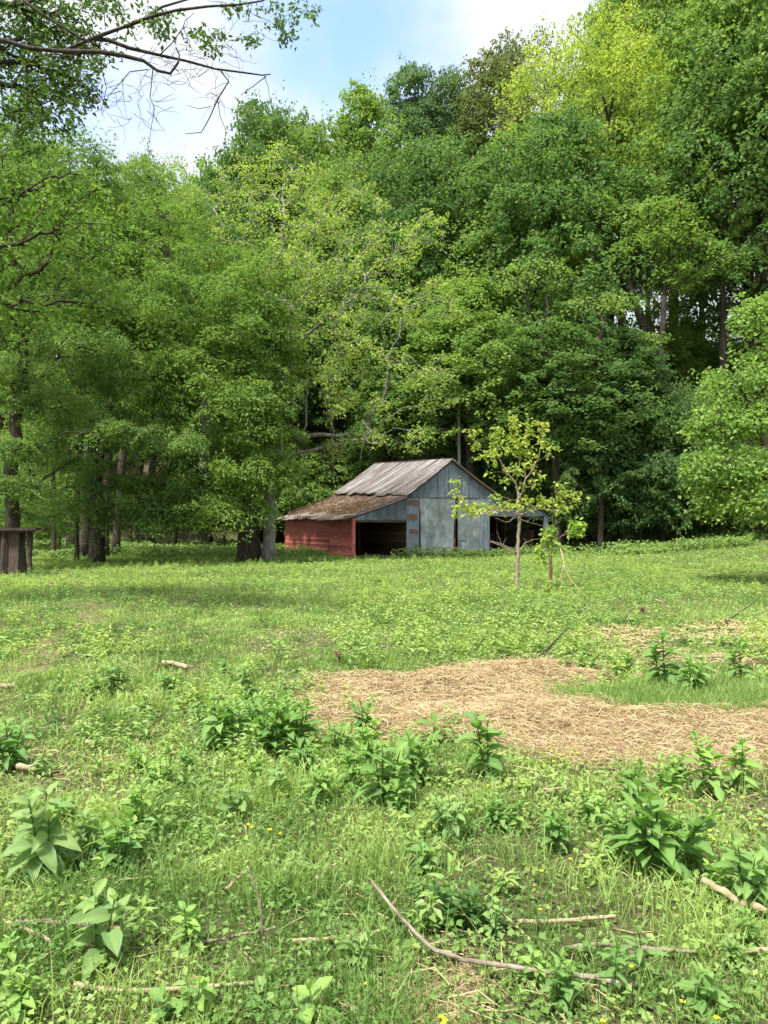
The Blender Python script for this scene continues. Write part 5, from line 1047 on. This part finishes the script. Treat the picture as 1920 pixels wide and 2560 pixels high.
stick([(1830, 2405), (1880, 2403), (1960, 2400)], .012, .012, 'fallen_branch', 'pale stick at the right edge below the split log', 'branch', 'palewood')
stick([(1755, 2260, .05), (1800, 2275, .03), (1850, 2290), (1940, 2310), (2040, 2330)], .019, .017, 'log', 'split tan log end coming in at the right edge', 'log', 'palewood', 9, .35, .03)
stick([(1362, 1990), (1390, 1988), (1425, 1984)], .010, .006, 'wood_chip', 'small pale piece of bark in the grass in front of the straw', 'bark', 'palewood')
stick([(405, 1668), (440, 1672), (470, 1680)], .035, .030, 'wood_chip', 'pale split wood piece in the left middle of the meadow', 'wood', 'palewood', 6)
stick([(522, 1755), (555, 1752), (588, 1758)], .025, .02, 'wood_chip', 'pale wood piece half hidden just left of the straw tip', 'wood', 'palewood', 6)
stick([(-30, 1730), (10, 1730), (36, 1728)], .035, .03, 'wood_chip', 'pale wood piece on the left edge by the worn track', 'wood', 'palewood', 6)
stick([(45, 1935), (92, 1940)], .028, .02, 'wood_chip', 'tan bark chunk below the dark clump at the left edge', 'bark', 'palewood', 6)
stick([(215, 1870), (238, 1872)], .022, .018, 'wood_chip', 'small tan bark chunk in the left field', 'bark', 'palewood', 6)
stick([(125, 1470), (150, 1469)], .05, .04, 'wood_chip', 'pale board end lying near the wooden stand', 'wood', 'palewood', 6)
stick([(567, 2245), (590, 2222), (608, 2202)], .011, .008, 'wood_chip', 'pale flat splinter left of the upright twig top', 'wood', 'palewood', 6)
stick([(790, 2222), (815, 2202), (840, 2182)], .013, .010, 'wood_chip', 'yellow-tan curled bark strip in the centre foreground', 'bark', 'palewood', 6)
stick([(1190, 1637, .0), (1230, 1610, .25)], .012, .008, 'fallen_branch', 'dark stick poking up out of the weeds behind the straw', 'branch', 'bark')
YQ = gp(1360, 1640)[1]; stand([(1352, 1640, 0), (1385, 1605, .1), (1418, 1572, .2)], YQ, .018, .008, 'stick', 'dark slanting stick leaning up behind the straw right of centre', 'stick', 'bark')
YQ = gp(1560, 1565)[1]; stand([(1555, 1565, 0), (1570, 1535, 0), (1590, 1515, 0)], YQ, .012, .006, 'stick', 'thin dark stick in the weeds at the right', 'stick', 'bark')
stand([(1640, 1500, 0), (1655, 1505, 0), (1680, 1530, 0)], gp(1680, 1530)[1], .02, .012, 'stick', 'pale bent stick in the far right of the meadow', 'stick', 'palewood')
stand([(1815, 1555, 0), (1850, 1530, .2), (1895, 1500, .4)], gp(1815, 1555)[1], .015, .008, 'stick', 'long thin dark stem arching near the right edge', 'stick', 'bark')
stick([(1715, 1582), (1760, 1588), (1800, 1580), (1835, 1584)], .03, .02, 'fallen_branch', 'dark dead branch in the pale stalks at the right', 'branch', 'bark')
stick([(1720, 1618), (1790, 1616), (1850, 1613)], .020, .016, 'fallen_branch', 'pale stick lying in the dry stalks at the right', 'branch', 'palewood')
stick([(1735, 1652), (1800, 1650), (1850, 1655)], .020, .014, 'fallen_branch', 'second pale stick in the dry stalks, nearer the tall grass', 'branch', 'palewood')
stick([(1520, 1765), (1545, 1775), (1558, 1782)], .014, .010, 'wood_chip', 'small pale splinter in the straw by the tall grass', 'wood', 'palewood', 6)
stick([(1880, 1850), (1900, 1862), (1925, 1875)], .02, .016, 'wood_chip', 'pale splinter of wood on the straw at the right edge', 'wood', 'palewood', 6)
stick([(980, 1728), (1050, 1730)], .014, .010, 'wood_chip', 'pale thin wood strip lying on the back of the straw', 'wood', 'palewood', 6)
stick([(1060, 1770), (1100, 1766), (1145, 1762)], .012, .010, 'wood_chip', 'pale thin wood strip lying in the middle of the straw', 'wood', 'palewood', 6)
sb = at(1150, 920, 50); sb[2] = float(terr(sb[0], 50.)); mb = MB()
for pts, r in [([(1150, 1340), (1148, 1100), (1146, 925), (1140, 868)], .13), ([(1148, 930), (1158, 900), (1152, 872)], .06)]:
    P = np.array([at(x, y, 50) for x, y in pts]); P = P - sb; mb.tube(P, np.linspace(r, r * .35, len(P)), 7, rough=.3)
sn = thing('broken_snag', 'dead snapped tree with a splintered top behind the barn, right of the sparse tree', 'dead tree', sb); link('trunk', mb.mesh('trunk', True), M['greybark'], sn)
mb = MB(); P = np.array([at(x, y, 49.8) for x, y in [(1150, 915), (1163, 930), (1174, 955)]]) - sb; mb.tube(P, [.10, .08, .03], 6, rough=.4); link('torn_bark', mb.mesh('torn_bark', True), M['rust'], sn)
# dead brown seed tufts
for (px, py, h, lab) in [(848, 1670, 48, 'dead brown weed tuft left of the straw, behind its back edge'), (1030, 1570, 26, 'dead brown stump tuft in the weeds behind the straw'), (1607, 1545, 34, 'dead brown tuft in the weeds at the right'), (1818, 1572, 26, 'dead brown tuft in the pale stalks near the right edge')]:
    p = gp(px, py); g = np.random.default_rng(px); s = h / F * p[1]; mb = MB(); mb.tube([[0, 0, -.02], [.01, 0, s * .5]], [.012, .010], 6)
    for i in range(26):
        a = g.random() * 6.28; e = .5 + .7 * g.random(); l = s * (.35 + .3 * g.random()); b0 = np.array([0, 0, s * .45]); d = np.array([math.cos(a) * math.cos(e), math.sin(a) * math.cos(e), math.sin(e)]); mb.tube([b0, b0 + d * l * .6 + [0, 0, .01], b0 + d * l], [.006, .005, .002], 4, cap=False)
    tag(link('dead_tuft', mb.mesh('dead_tuft'), M['brownbark'], loc=p), lab, 'dead plant')
print('done')
